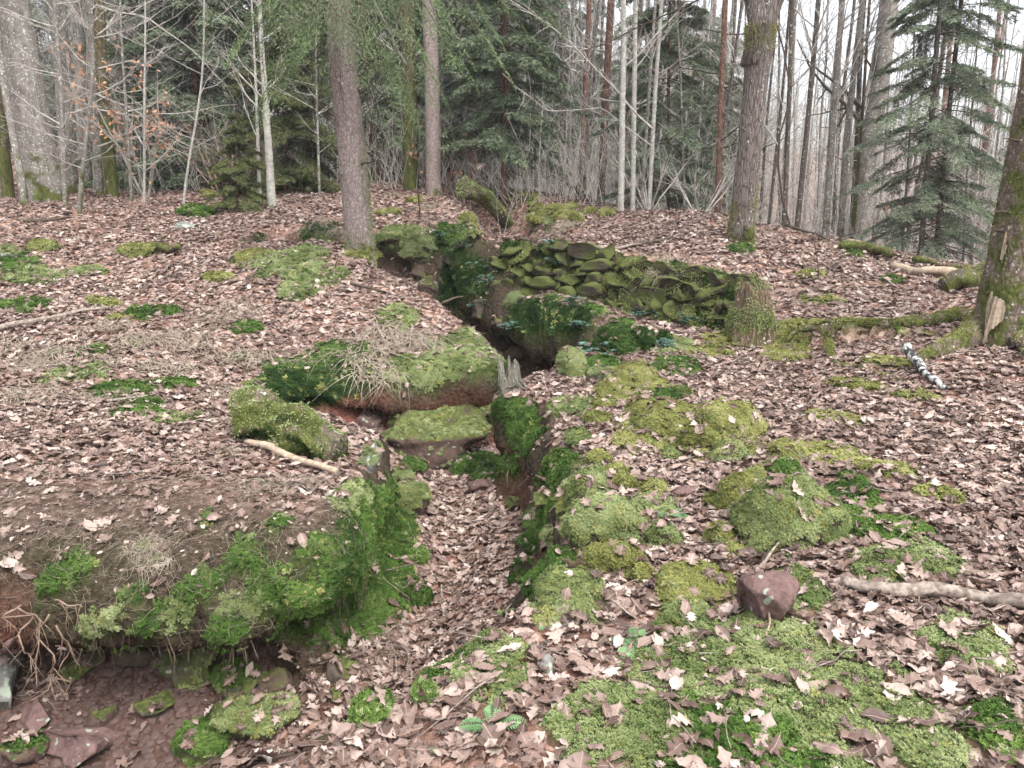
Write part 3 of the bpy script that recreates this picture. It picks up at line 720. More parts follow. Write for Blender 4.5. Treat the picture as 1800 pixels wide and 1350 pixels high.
def spray(b, P0, D, L, g, n, bl, bw, sag=.15, m=4):
    """a flat conifer spray: side shoots in pairs along a drooping axis, each lined with needle tufts"""
    t = np.linspace(.08, 1, n); d = unit(D); s = unit(cross(d, [0, 0, 1]))
    ax = P0 + d * L * t[:, None] - np.array([0, 0, 1]) * sag * L * (t ** 2)[:, None]
    for sg in (-1, 1):
        ln = L * .42 * (1.1 - t) + L * .06
        u = np.linspace(0, 1, m)
        dd = unit(d * .75 + s * sg)
        q = ax[:, None] + dd[None, None] * (ln[:, None] * u[None])[..., None] - np.array([0, 0, 1]) * (ln[:, None] * u[None] ** 2 * .35)[..., None]
        q = q.reshape(-1, 3) + g.normal(0, bl * .15, (n * m, 3))
        for s2 in (-1, 1):
            b.blades(q, np.tile(dd + s * s2 * .2 + d * s2 * .55, (n * m, 1)) + g.normal(0, .3, (n * m, 3)), bl * g.uniform(.6, 1.3, n * m), bw, droop=.25)
    b.blades(ax, np.tile(d, (n, 1)) + g.normal(0, .3, (n, 3)), bl * 1.2, bw)
def conifer(name, label, H, r0, z0, zf, Rb, seed, bark, ndl, loc=(0, 0, 0), lean=(0, 0), gap=.34, per=6, bl=.075, bw=.018, dead=14, group=None, cat='tree', zmax=None, nsp=9, kidsprays=5, sagb=.25):
    """spruce: trunk, dead lower limbs, whorls of needle-covered boughs"""
    g = np.random.default_rng(seed)
    t = thing(name, label, cat, loc, 0, group)
    p, r = trunk_path(H, lean, r0, seed); b = MB(); trunk_grid(b, p, r, 16, .5, .22, 4, seed, .05); kids = [b.obj('trunk', bark, t)]
    pos = lambda z: np.array([np.interp(z, p[:, 2], p[:, a]) for a in range(3)])
    if dead:
        b = MB()
        for k in range(dead):
            z = g.uniform(z0, max(zf, z0 + .3) + 1.0); a = g.random() * 6.283
            twigs(b, pos(z), np.array([math.cos(a), math.sin(a), -.15]), Rb * g.uniform(.35, .8), .009 + .02 * r0, 1, seed * 50 + k, 3, -.1, 5)
        kids.append(b.obj('dead_branches', M['darktwig'], t))
    b = MB(); lb = MB(); z = zf; top = zmax or H
    while z < top:
        k = (1 - z / H); rb = Rb * max(k, .05) ** .8 * (1 if z > zf + .6 else .8)
        for a in np.arange(per) * 6.283 / per + g.random() * 6:
            L = rb * g.uniform(.65, 1.1); d = np.array([math.cos(a), math.sin(a), g.uniform(-.40, .18)]); q = pos(z + g.uniform(-.18, .18))
            tt = np.linspace(0, 1, 6); bp = q + unit(d) * L * tt[:, None] - np.array([0, 0, 1]) * L * sagb * (tt ** 2)[:, None]
            lb.tube(bp, .012 * (1 + L) * (1 - .85 * tt) * .5, 3, cap=False)
            for u in np.linspace(.28, .98, kidsprays):
                c = np.array([np.interp(u, tt, bp[:, j]) for j in range(3)]); sd = 1 if g.random() < .5 else -1
                dd = unit(d + cross(unit(d), [0, 0, 1]) * g.uniform(-.9, .9) + [0, 0, -.25])
                spray(b, c, dd, L * .42 * (1.25 - .5 * u), g, nsp, bl, bw)
        z += gap * g.uniform(.55, 1.5)
    c = b.obj('crown', ndl, t, False); kids.append(c); kids.append(lb.obj('limbs', M['darktwig'], t))
    KIDS[t.name] = kids
    return t
def bare_tree(name, label, H, r0, seed, bark, loc=(0, 0, 0), lean=(0, 0), nb=22, z0=1.5, z1=None, Lr=(.8, 2.0), ang=.8, depth=2, up=.25, flare=.35, group=None, wob=.06, tw=None, nsub=4, sides=12, fz=.2):
    t = thing(name, label, 'tree', loc, 0, group)
    p, r = trunk_path(H, lean, r0, seed, wob); b = MB(); trunk_grid(b, p, r, sides, flare, fz, 4, seed, .06); kids = [b.obj('trunk', bark, t)]
    if nb:
        b = MB(); bare_crown(b, p, r, nb, z0, z1 or H * .9, Lr, seed, ang, depth, up, nsub); kids.append(b.obj('crown', tw or M['twig'], t))
    KIDS[t.name] = kids
    return t
def placed(px, py, pxt, depth, pyt=0):
    """foot of a trunk seen at px,py standing at a given distance, and its lean so that it passes px,pyt"""
    B = at_depth(px, py, depth); B[2] = ground_z(B[0], B[1]); T = at_y(pxt, pyt, B[1]); dz = max(T[2] - B[2], .3)
    return B, ((T[0] - B[0]) / dz, 0.0)

# --- the three large near trees
def coat(parent, V, Nn, w, n, bl, bw, mat, name='moss', droop=.1, up=.3):
    """moss blades on surface points V with normals Nn picked by weight w"""
    if w.sum() <= 0: return None
    k = rng.choice(len(V), n, p=w / w.sum()); b = MB()
    P_ = V[k] + rng.normal(0, bl * .6, (n, 3)) * (1 - np.abs(Nn[k]))
    b.blades(P_, Nn[k] + rng.normal(0, .55, (n, 3)) + [0, 0, up], bl * rng.uniform(.5, 1.3, n), bw, droop=droop)
    return b.obj(name, mat, parent, False)
def face_pts(me, k=3):
    nV = len(me.vertices); co = np.empty(nV * 3, np.float32); me.vertices.foreach_get('co', co); V = co.reshape(-1, 3).astype(float)
    me.calc_loop_triangles(); tr = np.empty(len(me.loop_triangles) * 3, np.int32); me.loop_triangles.foreach_get('vertices', tr); tr = tr.reshape(-1, 3)
    A, B, C = V[tr[:, 0]], V[tr[:, 1]], V[tr[:, 2]]; N_ = cross(B - A, C - A); ar = np.linalg.norm(N_, axis=1) * .5; N_ = unit(N_)
    Ps, Ns, Ws = [], [], []
    for q in range(k):
        u = rng.random((len(tr), 1)); v = rng.random((len(tr), 1)); m = (u + v) > 1; u = np.where(m, 1 - u, u); v = np.where(m, 1 - v, v)
        Ps.append(A + (B - A) * u + (C - A) * v); Ns.append(N_); Ws.append(ar)
    return np.vstack(Ps), np.vstack(Ns), np.concatenate(Ws)

def root_path(pts, lift=.0):
    P_ = []
    for (px, py) in pts:
        h, nn, mp = at(px, py); P_.append(h + nn * lift)
    P_ = np.array(P_); t = np.linspace(0, len(P_) - 1, len(P_) * 5)
    return np.stack([np.interp(t, np.arange(len(P_)), P_[:, k]) for k in range(3)], 1)

# spruce beside the trench
B, ln = placed(634, 452, 597, 9.35)
B[2] -= .02
sp = thing('spruce_tree', 'tall spruce with scaly pinkish-grey bark standing beside the trench', 'tree', B)
p, r = trunk_path(19, ln, .165, 3, .035, taper=.62); b = MB(); trunk_grid(b, p, r, 40, .42, .30, 5, 3, .07); o = b.obj('trunk', M['spruce'], sp)
P_, N_, W_ = face_pts(o.data, 6); wm = W_ * (sstep(.75, .0, P_[:, 2]) * sstep(-.2, .5, fbm3(P_, 5, 4)) + .5 * sstep(.55, .85, N_[:, 0]) * sstep(2.0, .6, P_[:, 2]))
coat(sp, P_, N_, wm, 3500, .028, .008, M['moss'])
pos = lambda z: np.array([np.interp(z, p[:, 2], p[:, a]) for a in range(3)])
g = np.random.default_rng(21); b = MB(); nb_ = MB(); mb_ = MB()
for k in range(34):           # drooping dead boughs around the stem
    z = g.uniform(1.6, 4.6) if k > 5 else g.uniform(.9, 1.8); a = g.random() * 6.283; L = g.uniform(.5, 1.5) * (1 if k > 5 else .35)
    twigs(b, pos(z), np.array([math.cos(a), math.sin(a), -.25]), L, .010, 1, 900 + k, 4, -.38, 5)
for k in range(34):           # strands hanging beside the stem
    z = g.uniform(1.9, 3.4); a = g.choice([0.2, 2.9, -.3, 3.4, -1.6]) + g.normal(0, .35); q = pos(z); L = g.uniform(.25, .75); D_ = g.uniform(.5, 1.3)
    t = np.linspace(0, 1, 9); P0 = q + np.array([math.cos(a), math.sin(a), 0]) * (L * np.sqrt(t))[:, None] - np.array([0, 0, 1]) * (D_ * t ** 1.8)[:, None] + g.normal(0, .012, (9, 3)); P0[0] = q
    b.tube(P0, .008 * (1 - .75 * t), 4, cap=False)
    for s in range(5): twigs(b, P0[3 + s], np.array([g.normal(0, .6), g.normal(0, .6), -1]), g.uniform(.12, .4), .0028, 0, k * 9 + s, 3, -.1)
for k, (px, py, y, z) in enumerate(((520, 95, 8.9, 2.9), (478, 150, 8.7, 2.8), (430, 60, 9.2, 3.2), (560, 50, 8.3, 3.2), (690, 150, 8.6, 2.9), (740, 110, 8.8, 3.1), (800, 95, 8.9, 3.2), (850, 70, 9.0, 3.4), (905, 35, 9.2, 3.6), (650, 60, 8.2, 3.2), (700, 40, 8.2, 3.5), (770, 30, 8.4, 3.6), (600, 20, 8.0, 3.4), (500, 20, 8.6, 3.5), (380, 10, 9.6, 3.6), (640, 110, 10.4, 3.0), (560, 130, 10.6, 3.0), (720, 190, 9.6, 2.7), (840, 20, 10.0, 3.9), (460, 90, 10.2, 3.2), (950, 10, 9.6, 4.0))):
    q = pos(z); e = at_y(px, py, y) - B; d = e - q; L = np.linalg.norm(d); tt = np.linspace(0, 1, 9)
    bp = q + d * tt[:, None] + np.array([0, 0, 1]) * (.22 * L * np.sin(np.pi * tt))[:, None]; b.tube(bp, .015 * (1 - .85 * tt), 5, cap=False)
    for u in np.linspace(.35, 1.0, 9):
        c = np.array([np.interp(u, tt, bp[:, j]) for j in range(3)])
        dd = unit(d / L + cross(unit(d), [0, 0, 1]) * g.uniform(-1.0, 1.0) + [0, 0, -.35])
        Ls = g.uniform(.28, .55) * (1.25 - .5 * u) * min(L, 1.5); spray(nb_, c, dd, Ls, g, 11, .031, .0072, .3, 5)
        b.tube(np.array([c, c + dd * Ls * .5 - [0, 0, .06 * Ls], c + dd * Ls - [0, 0, .30 * Ls]]), [.004, .003, .001], 3, cap=False)
b.obj('dead_branches', M['darktwig'], sp); nb_.obj('crown', M['needle1'], sp, False)
b = MB(); q = pos(1.02); twigs(b, q, np.array([.9, -.6, .1]), .33, .022, 0, 4, 6, 0); twigs(b, q + [.02, 0, .0], np.array([-.9, -.4, -.1]), .25, .02, 0, 5, 6, 0); b.obj('branch_stub', M['darktwig'], sp)

# oak on the mound
B, ln = placed(1300, 432, 1335, 9.4)
B[2] -= .02
ok = thing('oak_tree', 'straight oak with furrowed bark and mossy green foot on the mound', 'tree', B)
zs = np.concatenate([np.linspace(-.35, .6, 16, endpoint=False), np.linspace(.6, 2.5, 24)])
p, r = trunk_path(14, ln, .146, 9, .03, zs, .55); r = r * (1 + .22 * sstep(1.7, 2.5, zs)); b = MB(); trunk_grid(b, p, r, 40, .62, .26, 4, 1, .08); o = b.obj('trunk', M['oak'], ok)
P_, N_, W_ = face_pts(o.data, 6); wm = W_ * (sstep(.8, .1, P_[:, 2]) * sstep(-.35, .3, fbm3(P_, 4, 14)) + 1.6 * sstep(2.0, 2.4, P_[:, 2]) * sstep(-.2, .2, fbm3(P_, 3, 24)) + .35 * sstep(.5, .9, N_[:, 0]) * sstep(1.8, .4, P_[:, 2]))
coat(ok, P_, N_, wm, 6500, .026, .008, M['mossy'])
top = p[-1]; b = MB()
for dx, L, rr_ in ((-.42, 6, .115), (.30, 7, .13)):
    t = np.linspace(-.08, 1, 18); pp = top + np.stack([dx * np.maximum(t, 0), .1 * np.maximum(t, 0), t], 1) * L * .8 + np.stack([.15 * np.sin(t * 5), t * 0, t * 0], 1)
    b.tube(pp, rr_ * (1 - .8 * np.maximum(t, 0)) * 1.05, 14, bump=.15, seed=4)
    for k in range(6): twigs(b, pp[4 + k * 2], np.array([math.cos(k * 2.1), math.sin(k * 2.1), .5]), 1.8, .03, 2, 70 + k, 5, .1)
b.obj('limbs', M['oak'], ok)
KN = rock_mesh('burl', 5, (.085, .05, .10), .5, 0, 4); o = mkobj('burl', KN, M['darkbark'], ok, (.03, -.25, .16))

# mossy trunk at the edge
B, ln = placed(1756, 622, 1872, 6.45)
rt = thing('mossy_tree', 'large mossy trunk with torn bark and spreading roots beside the birch branch', 'tree', B)
zs = np.concatenate([np.linspace(-.4, .7, 20, endpoint=False), np.linspace(.7, 4.5, 30, endpoint=False), np.linspace(4.5, 16, 8)])
p, r = trunk_path(16, ln, .215, 13, .03, zs, .6); b = MB(); trunk_grid(b, p, r, 48, .55, .34, 4, 2.2, .09); o = b.obj('trunk', M['mossbark'], rt)
P_, N_, W_ = face_pts(o.data, 6); wm = W_ * (sstep(-.05, .35, fbm3(P_, 2.6, 34)) * (1 - .5 * sstep(0, 3, P_[:, 2])) + .12)
coat(rt, P_, N_, wm, 9000, .024, .008, M['mossy']); 
pos = lambda z: np.array([np.interp(z, p[:, 2], p[:, a]) for a in range(3)])
b = MB()
for k, (z, a) in enumerate(((1.05, 3.3), (.9, 3.0), (1.6, 3.2), (1.9, 2.8), (.55, 0), (.75, -.3), (2.3, 3.4))):
    twigs(b, pos(z) + np.array([math.cos(a), -.3, 0]) * .16, np.array([math.cos(a), -.4, .1]), .16, .014, 0, k, 5, 0)
b.obj('branch_stub', M['darktwig'], rt)
for k, (pts, rr_, mt, nm) in enumerate((
        ([(1690, 560), (1640, 570), (1560, 575), (1480, 568), (1400, 580), (1365, 612)], (.075, .02), 'mossy', 6), ([(1470, 570), (1455, 600), (1465, 640), (1530, 655), (1600, 680), (1640, 700)], (.04, .02), 'mossy', 3),
        ([(1735, 575), (1690, 610), (1640, 625), (1600, 640)], (.15, .04), 'mossy', 6), ([(1480, 570), (1420, 600), (1385, 640)], (.035, .02), 'mossy', 2), ([(1790, 600), (1830, 640), (1900, 660)], (.12, .04), 'mossy', 3))):
    P0 = root_path(pts, .0); P0[:, 2] += np.linspace(rr_[0] * .5, -.01, len(P0)) if k in (0, 2, 4) else .0
    b = MB(); b.tube(P0, np.linspace(rr_[0], rr_[1], len(P0)), 10, bump=.25, seed=k)
    b.V[0] = b.V[0] - B; o = b.obj('root', M['mossbark'], rt)
    P_, N_, W_ = face_pts(o.data, 8); coat(o, P_, N_, W_ * sstep(-.2, .5, N_[:, 2]) * sstep(-.6, .2, fbm3(P_, 4, 44)), nm * 600, .020, .007, M[mt])
# bare wood where the bark has torn off
zf_ = np.linspace(-.1, 1.3, 120); pf = np.stack([np.interp(zf_, p[:, 2], p[:, k]) for k in range(3)], 1); rf = np.interp(zf_, p[:, 2], r)
fb = MB(); trunk_grid(fb, pf, rf * 1.015 + .004, 240, .55, .34, 4, 2.2, .09); FV = fb.V[0]; FQ = fb.F4[0]
ctr = FV[FQ].mean(1); cth = np.arctan2(ctr[:, 1] - np.interp(ctr[:, 2], pf[:, 2], pf[:, 1]), ctr[:, 0] - np.interp(ctr[:, 2], pf[:, 2], pf[:, 0]))
for k, (px_, py_, wt, hz_) in enumerate(((1740, 562, .30, .17), (1708, 548, .13, .15), (1744, 452, .11, .24), (1772, 490, .08, .09))):
    c = at_y(px_, py_, B[1] - .2) - B; t0 = math.atan2(c[1] - np.interp(c[2], pf[:, 2], pf[:, 1]), c[0] - np.interp(c[2], pf[:, 2], pf[:, 0]))
    dth = (cth - t0 + 9.4248) % 6.2832 - 3.1416
    q = (dth / wt) ** 2 + ((ctr[:, 2] - c[2]) / hz_) ** 2 + 1.5 * fbm3(ctr * [1, 1, .6], 11, 50 + k)
    F = FQ[q < .75]
    if len(F):
        u, inv = np.unique(F, return_inverse=True); bb = MB(); bb.add(FV[u], inv.reshape(-1, 4)); bb.obj('bare_wood', M['palewood'], rt)

# --- trees of the wood behind, one by one
def T(px, py, pxt, depth, wpx, bark, label, **k):
    B, ln = placed(px, py, pxt, depth); kw = dict(H=13, nb=16, z0=2.2, Lr=(.6, 1.8)); kw.update(k)
    name = kw.pop('name', 'bare_tree')
    return bare_tree(name, label, kw.pop('H'), wpx * depth / FPX / 2, int(px * 7 + depth), M[bark], B, ln, **kw)
T(78, 345, 22, 13.5, 60, 'grey', 'thick leaning grey trunk with lichen spots, foremost of the clump', sides=24, flare=.5, fz=.35, H=18, nb=10, z0=4)
T(118, 300, 95, 15.5, 30, 'grey', 'thick mossy grey trunk directly behind the foremost leaning trunk', sides=20, H=18, z0=3)
T(150, 305, 134, 17, 22, 'grey', 'pale lichen-flecked trunk right of the leaning clump', sides=16, H=17)
T(195, 328, 176, 14.5, 22, 'mossytrunk', 'trunk with yellow-green mossy lower stem beside the pale clump', sides=16, H=14)
T(205, 300, 208, 18, 16, 'grey', 'slender grey pole behind the mossy-stemmed trunk')
T(40, 335, -6, 12.8, 13, 'grey', 'thin curved grey stem left of the thick leaning trunk', wob=.25)
T(12, 330, -25, 14, 20, 'mossytrunk', 'mossy trunk cut off by the picture edge behind the clump', H=14)
T(113, 345, 88, 12.6, 9, 'grey', 'thin bent sapling rising in front of the grey clump', wob=.3, nb=26, z0=.6, ang=.3, H=7, Lr=(.5, 1.6))
T(138, 362, 150, 11.8, 8, 'grey', 'thin crooked sapling with a curved foot in front of the clump', wob=.35, nb=34, z0=.5, ang=.25, H=6, Lr=(.6, 1.9))
T(230, 338, 205, 13.8, 6, 'grey', 'spindly bare sapling with long sideways twigs by the mossy stem', wob=.2, nb=34, z0=.5, ang=.2, H=6, Lr=(.8, 2.0))
T(477, 342, 452, 12.6, 15, 'pale', 'white-barked leaning birch with broken top near the bare bush', H=4.2, nb=12, z0=1.2, z1=3.9, Lr=(.4, 1.1), sides=14)
T(455, 330, 438, 13.2, 7, 'pale', 'thin pale stem touching the white-barked birch', H=4.0, nb=12, z0=1.0, z1=3.8, Lr=(.4, 1.2))
T(722, 312, 716, 15.5, 28, 'mossytrunk', 'trunk with green mossy foot behind the iron stake', sides=20, flare=.5, H=16)
T(762, 322, 752, 14.5, 27, 'spruce', 'stout reddish-grey trunk right of the mossy one', sides=20, flare=.5, H=16, nb=6, z0=3)
T(886, 318, 882, 15, 9, 'red', 'slim reddish stem of the dark spruce beyond the mossy log', name='slim_tree', nb=14, z0=1.2, ang=-.1, H=12)
T(1056, 345, 1072, 16, 14, 'red', 'dark reddish trunk left of the twin pale poles', H=16, nb=18, z0=1.5, ang=.2)
T(1022, 330, 1035, 18, 11, 'red', 'reddish trunk behind the fallen mossy log at the ditch', H=15, ang=.2)
T(985, 320, 992, 19, 8, 'darkbark', 'dark slim pole between the dark spruce and reddish trunks', H=14)
T(1091, 378, 1101, 12.4, 11, 'pale', 'pale silvery pole, front one of the twin poles', H=14, nb=10, z0=2.2)
T(1112, 372, 1118, 12.9, 9, 'pale', 'pale silvery pole, rear one of the twin poles', H=14, nb=12, z0=2)
T(1126, 368, 1150, 13.3, 6, 'grey', 'thin grey pole leaning away right of the twin poles', H=11)
T(1262, 372, 1278, 13, 11, 'red', 'reddish pine stem left of the oak on the mound', H=15, nb=24, z0=.8, ang=.1, tw=M['darktwig'])
T(1352, 385, 1385, 12, 6, 'darkbark', 'dark thin pole just right of the oak', H=10)
T(1380, 392, 1392, 11.8, 9, 'darkbark', 'dark pole standing behind the mound right of the oak', H=12, nb=26, z0=1, Lr=(.8, 2.4), ang=1.2)
T(1402, 392, 1438, 12.2, 10, 'darkbark', 'leaning lichen-flecked pole, first of three before the open sky', H=13, nb=22, Lr=(.8, 2.2), ang=1.2)
T(1452, 410, 1482, 12.5, 12, 'grey', 'leaning lichen-flecked pole, second of three before the open sky', H=13, nb=22, Lr=(.8, 2.2), ang=1.2)
T(1478, 418, 1520, 12.8, 12, 'grey', 'leaning lichen-flecked pole, third of three before the open sky', H=13, nb=22, Lr=(.8, 2.2), ang=1.2)
T(1505, 425, 1560, 14.5, 36, 'grey', 'thick dark grey trunk left of the twin spruces', sides=20, H=18, nb=18, z0=2, tw=M['darktwig'])
T(1500, 415, 1530, 13, 7, 'mossytrunk', 'thin mossy stem at the foot of the thick grey trunk', H=8)
T(1655, 400, 1672, 22, 12, 'red', 'reddish pine trunk far behind the twin spruces', H=18)
T(1730, 400, 1760, 24, 12, 'red', 'reddish pine trunk seen beside the mossy edge trunk', H=18)
def long_branch(tree, pts, y, r, seed, mat='twig', n=9, sub=.5):
    """a long bare branch of a tree through places seen in the photograph"""
    Q = np.array([at_y(a, c, y + .12 * k) for k, (a, c) in enumerate(pts)]) - np.array(tree.location); t = np.linspace(0, len(pts) - 1, 24)
    P0 = np.stack([np.interp(t, np.arange(len(pts)), Q[:, k]) for k in range(3)], 1) + np.stack([vn2(t * 2.3, t * 0 + k, seed) for k in range(3)], 1) * .03
    b = MB(); b.tube(P0, np.linspace(r, r * .3, 24), 5); g_ = np.random.default_rng(seed); d = unit(P0[-1] - P0[0])
    for k in range(n): i = int(g_.integers(5, 23)); twigs(b, P0[i], unit(d + g_.normal(0, .55, 3)), sub * g_.uniform(.5, 1.2), r * .4, 1, seed * 13 + k, 3, -.05, 3)
    b.obj('branch', M[mat], tree)
tc = T(172, 318, 165, 15.0, 14, 'grey', 'grey pole with long branches sweeping out over the leaf slope', H=14)
for k, pts in enumerate((([(170, 12), (260, 30), (340, 90), (400, 155)]), ([(168, 165), (230, 190), (300, 225), (370, 262)]), ([(170, 190), (250, 205), (330, 195), (420, 185)]), ([(172, 120), (230, 108), (270, 120)]), ([(170, 240), (110, 200), (60, 215)]), ([(172, 255), (240, 240), (290, 285)]), ([(168, 60), (250, 10), (330, -20)]))):
    long_branch(tc, pts, 14.8, .016, 80 + k)
tp = T(1140, 370, 1165, 13.0, 8, 'pale', 'pale leaning pole with a long branch arching over the ditch', H=12)
long_branch(tp, [(1146, 230), (1080, 150), (1000, 70), (900, 0)], 12.8, .018, 95, n=14, sub=.7); long_branch(tp, [(1144, 260), (1060, 190), (960, 195), (880, 130)], 12.8, .012, 96, n=8, sub=.5)
long_branch(ok, [(1330, -40), (1240, -10), (1140, 40), (1020, 92)], 9.0, .016, 97, 'darktwig', 12, .4)
for k, (px, py, pxt, dp, lb) in enumerate(((250, 330, 262, 13.4, 'thin pale sapling beside the rusty beech'), (560, 318, 552, 14.0, 'thin bare sapling left of the near spruce stem'), (610, 312, 640, 15.0, 'thin bare sapling half hidden by the near spruce'), (820, 318, 812, 16.0, 'thin bare sapling between the stout trunk and dark spruce'), (940, 325, 955, 15.5, 'thin bare sapling right of the dark spruce'), (1205, 372, 1190, 13.6, 'thin bare sapling right of the small drooping spruce'), (1330, 385, 1325, 13.5, 'thin bare sapling hidden partly behind the oak'), (1590, 430, 1610, 12.2, 'thin bare sapling left of the twin spruces'), (1700, 440, 1730, 12.0, 'thin bare sapling right of the twin spruces'), (320, 330, 345, 13.0, 'thin forked sapling behind the bright moss stone'))):
    T(px, py, pxt, dp, 5, 'grey' if k % 3 else 'pale', lb, H=5.5, nb=30, z0=.4, z1=4.5, ang=.45, Lr=(.4, 1.5), wob=.15)
# curved liana-like stem
B, ln = placed(1400, 420, 1365, 11.0)
ct = thing('curved_sapling', 'black wiry sapling bowing in a long curve right of the oak', 'tree', B)
q = [(1412, 425), (1390, 400), (1375, 350), (1368, 290), (1370, 240), (1385, 190), (1388, 150), (1378, 90), (1362, 30), (1355, -60)]
P0 = np.array([at_y(a, c, B[1]) for a, c in q]) - B; P0[0, 2] = -.05; tt = np.linspace(0, len(q) - 1, 50)
P0 = np.stack([np.interp(tt, np.arange(len(q)), P0[:, k]) for k in range(3)], 1)
b = MB(); b.tube(P0, np.linspace(.016, .010, 50), 6); b.obj('trunk', M['darktwig'], ct)
b = MB(); 
for k in range(9): twigs(b, P0[12 + 4 * k], np.array([math.cos(k * 2.3), math.sin(k * 2.3), .5]), .6, .006, 1, 300 + k, 3)
b.obj('crown', M['darktwig'], ct)

# spruces of the background
def C(px, py, pxt, depth, label, wpx=12, **k):
    B, ln = placed(px, py, pxt, depth); kw = dict(H=11, z0=.4, zf=1.2, Rb=1.9, bark=M['red'], ndl=M['needle']); kw.update(k)
    return conifer(kw.pop('name', 'spruce_tree'), label, kw.pop('H'), wpx * depth / FPX / 2, kw.pop('z0'), kw.pop('zf'), kw.pop('Rb'), int(px + depth), kw.pop('bark'), kw.pop('ndl'), B, ln, **kw)
c1 = C(345, 300, 340, 17.5, 'broad dark spruce with skirts to the ground behind the bare bush', H=9.5, zf=.35, Rb=2.5, gap=.34, per=7, bl=.12, bw=.031, nsp=7, zmax=6.5)
c2 = C(884, 318, 880, 15.2, 'dark spruce with reddish stem beyond the mossy log', H=9, zf=1.25, Rb=1.7, gap=.30, per=7, wpx=6, bl=.10, bw=.022, dead=26, nsp=8, zmax=6)
c3 = C(1622, 432, 1650, 11.6, 'tiered spruce with bluish sprays, left one of the twin spruces', wpx=10, H=9, zf=.7, Rb=1.15, gap=.33, per=5, ndl=M['needle2'], bark=M['darkbark'], bl=.058, bw=.012, zmax=6, nsp=8, kidsprays=5, sagb=.28, dead=34)
c4 = C(1648, 438, 1690, 11.9, 'tiered spruce with bluish sprays, right one of the twin spruces', wpx=10, H=9, zf=.9, Rb=1.15, gap=.33, per=5, ndl=M['needle2'], bark=M['darkbark'], bl=.058, bw=.012, zmax=6, nsp=8, kidsprays=5, sagb=.28, dead=34)
c5 = C(1175, 360, 1180, 14.5, 'small drooping spruce between the twin poles and the reddish pine', wpx=7, H=8, zf=.5, Rb=1.3, gap=.34, per=6, ndl=M['needle2'], bl=.08, zmax=7)
c6 = C(415, 330, 410, 12.5, 'low olive-green young conifer beside the white-barked birch', wpx=4, H=1.5, zf=.12, Rb=.75, gap=.13, per=6, ndl=M['needle3'], bl=.05, bw=.010, dead=10, nsp=7)
c7 = C(500, 308, 505, 15, 'young fluffy conifer behind the white-barked birch', wpx=5, H=4.5, zf=.3, Rb=1.4, gap=.26, per=7, ndl=M['needle3'], bl=.08)
def zone(px): return 'left of the near spruce' if px < 600 else 'between near spruce and dark spruce' if px < 890 else 'between dark spruce and twin poles' if px < 1100 else 'between twin poles and oak' if px < 1320 else 'between oak and twin spruces' if px < 1630 else 'right of the twin spruces'
BG = 'spruces filling the wood behind'
cA = C(600, 300, 600, 22, 'dark spruce standing in the wood behind the trench', wpx=14, H=15, zf=1.0, Rb=2.5, gap=.42, per=7, bl=.12, bw=.024, nsp=8, group=BG, zmax=8.5)
cB = C(760, 300, 765, 24, 'dark spruce standing in the wood behind the trench', wpx=14, H=17, zf=2.2, Rb=2.3, gap=.48, per=7, bl=.12, bw=.024, nsp=8, ndl=M['needle2'], group=BG, zmax=9.5)
for k, (px, dp, s) in enumerate([(250, 23, 1), (90, 30, 1.1), (-90, 27, 1), (440, 24, .9), (530, 30, 1.1), (660, 20, .9), (700, 29, 1.2), (820, 27, 1.1), (830, 20, .85), (905, 24, 1),
                               (940, 31, 1.1), (985, 27, .9), (1130, 30, 1), (1200, 24, .8), (1230, 33, 1.1), (-150, 28, 1.2), (1060, 36, 1.1), (380, 38, 1.2), (620, 38, 1.3), (180, 42, 1.3), (780, 42, 1.3), (20, 44, 1.3), (1700, 30, .9), (1780, 34, 1.0), (1860, 26, .9), (1250, 22, .7)]):
    q = at_depth(px, 300, dp); q[2] = ground_z(q[0], q[1]) - .1
    copy_tree(cA if k % 2 else cB, q, k * 1.7, s * (1 + .1 * math.sin(k * 5)), '%s spruce of the wood behind, %s' % ('low-boughed' if k % 2 else 'high-boughed', zone(px)))
# slim bare trees of the far wood
FG = 'slim bare trees of the far wood'; fl = 'slim bare grey tree in the thicket of the far wood'
pole = [bare_tree('bare_tree', fl, 12, .042, 400, M['grey'], at_depth(1000, 320, 21), (0, 0), nb=26, z0=1.2, Lr=(.6, 1.8), depth=1, up=.35, nsub=6, group=FG, sides=7),
        bare_tree('bare_tree', fl, 13, .052, 401, M['darkbark'], at_depth(1300, 380, 20), (.03, 0), nb=28, z0=1.6, Lr=(.7, 2.2), depth=1, up=.45, nsub=6, group=FG, sides=7),
        bare_tree('bare_tree', fl, 10, .028, 402, M['pale'], at_depth(1420, 390, 19), (-.02, 0), nb=26, z0=.8, Lr=(.5, 1.5), depth=1, up=.4, nsub=6, group=FG, sides=6),
        bare_tree('bare_tree', fl, 14, .066, 403, M['grey'], at_depth(1580, 390, 24), (.02, 0), nb=30, z0=2.0, Lr=(.8, 2.6), depth=1, up=.35, nsub=7, group=FG, sides=8)]
for o in pole: o.location.z = ground_z(o.location.x, o.location.y) - .05
g = np.random.default_rng(77); cnt = 0
while cnt < 200:
    px = g.uniform(930, 2000) if cnt % 4 else g.uniform(-150, 930); dp = g.uniform(14.5, 40) if px > 930 else g.uniform(17, 30)
    if 1280 < px < 1345 and dp < 17 or 1395 < px < 1570 and g.random() < .55: continue
    q = at_depth(px, 330, dp); q[2] = ground_z(q[0], q[1]) - .05
    kp = int(g.integers(0, 3 if dp < 22 else 4))
    copy_tree(pole[kp], q, g.random() * 6.28, g.uniform(.75, 1.25), '%s tree in the far thicket, %s' % (('slim bare grey', 'slim bare dark', 'thin pale bare', 'taller bare grey')[kp], zone(px)), (g.normal(0, .03), g.normal(.03, .04))); cnt += 1

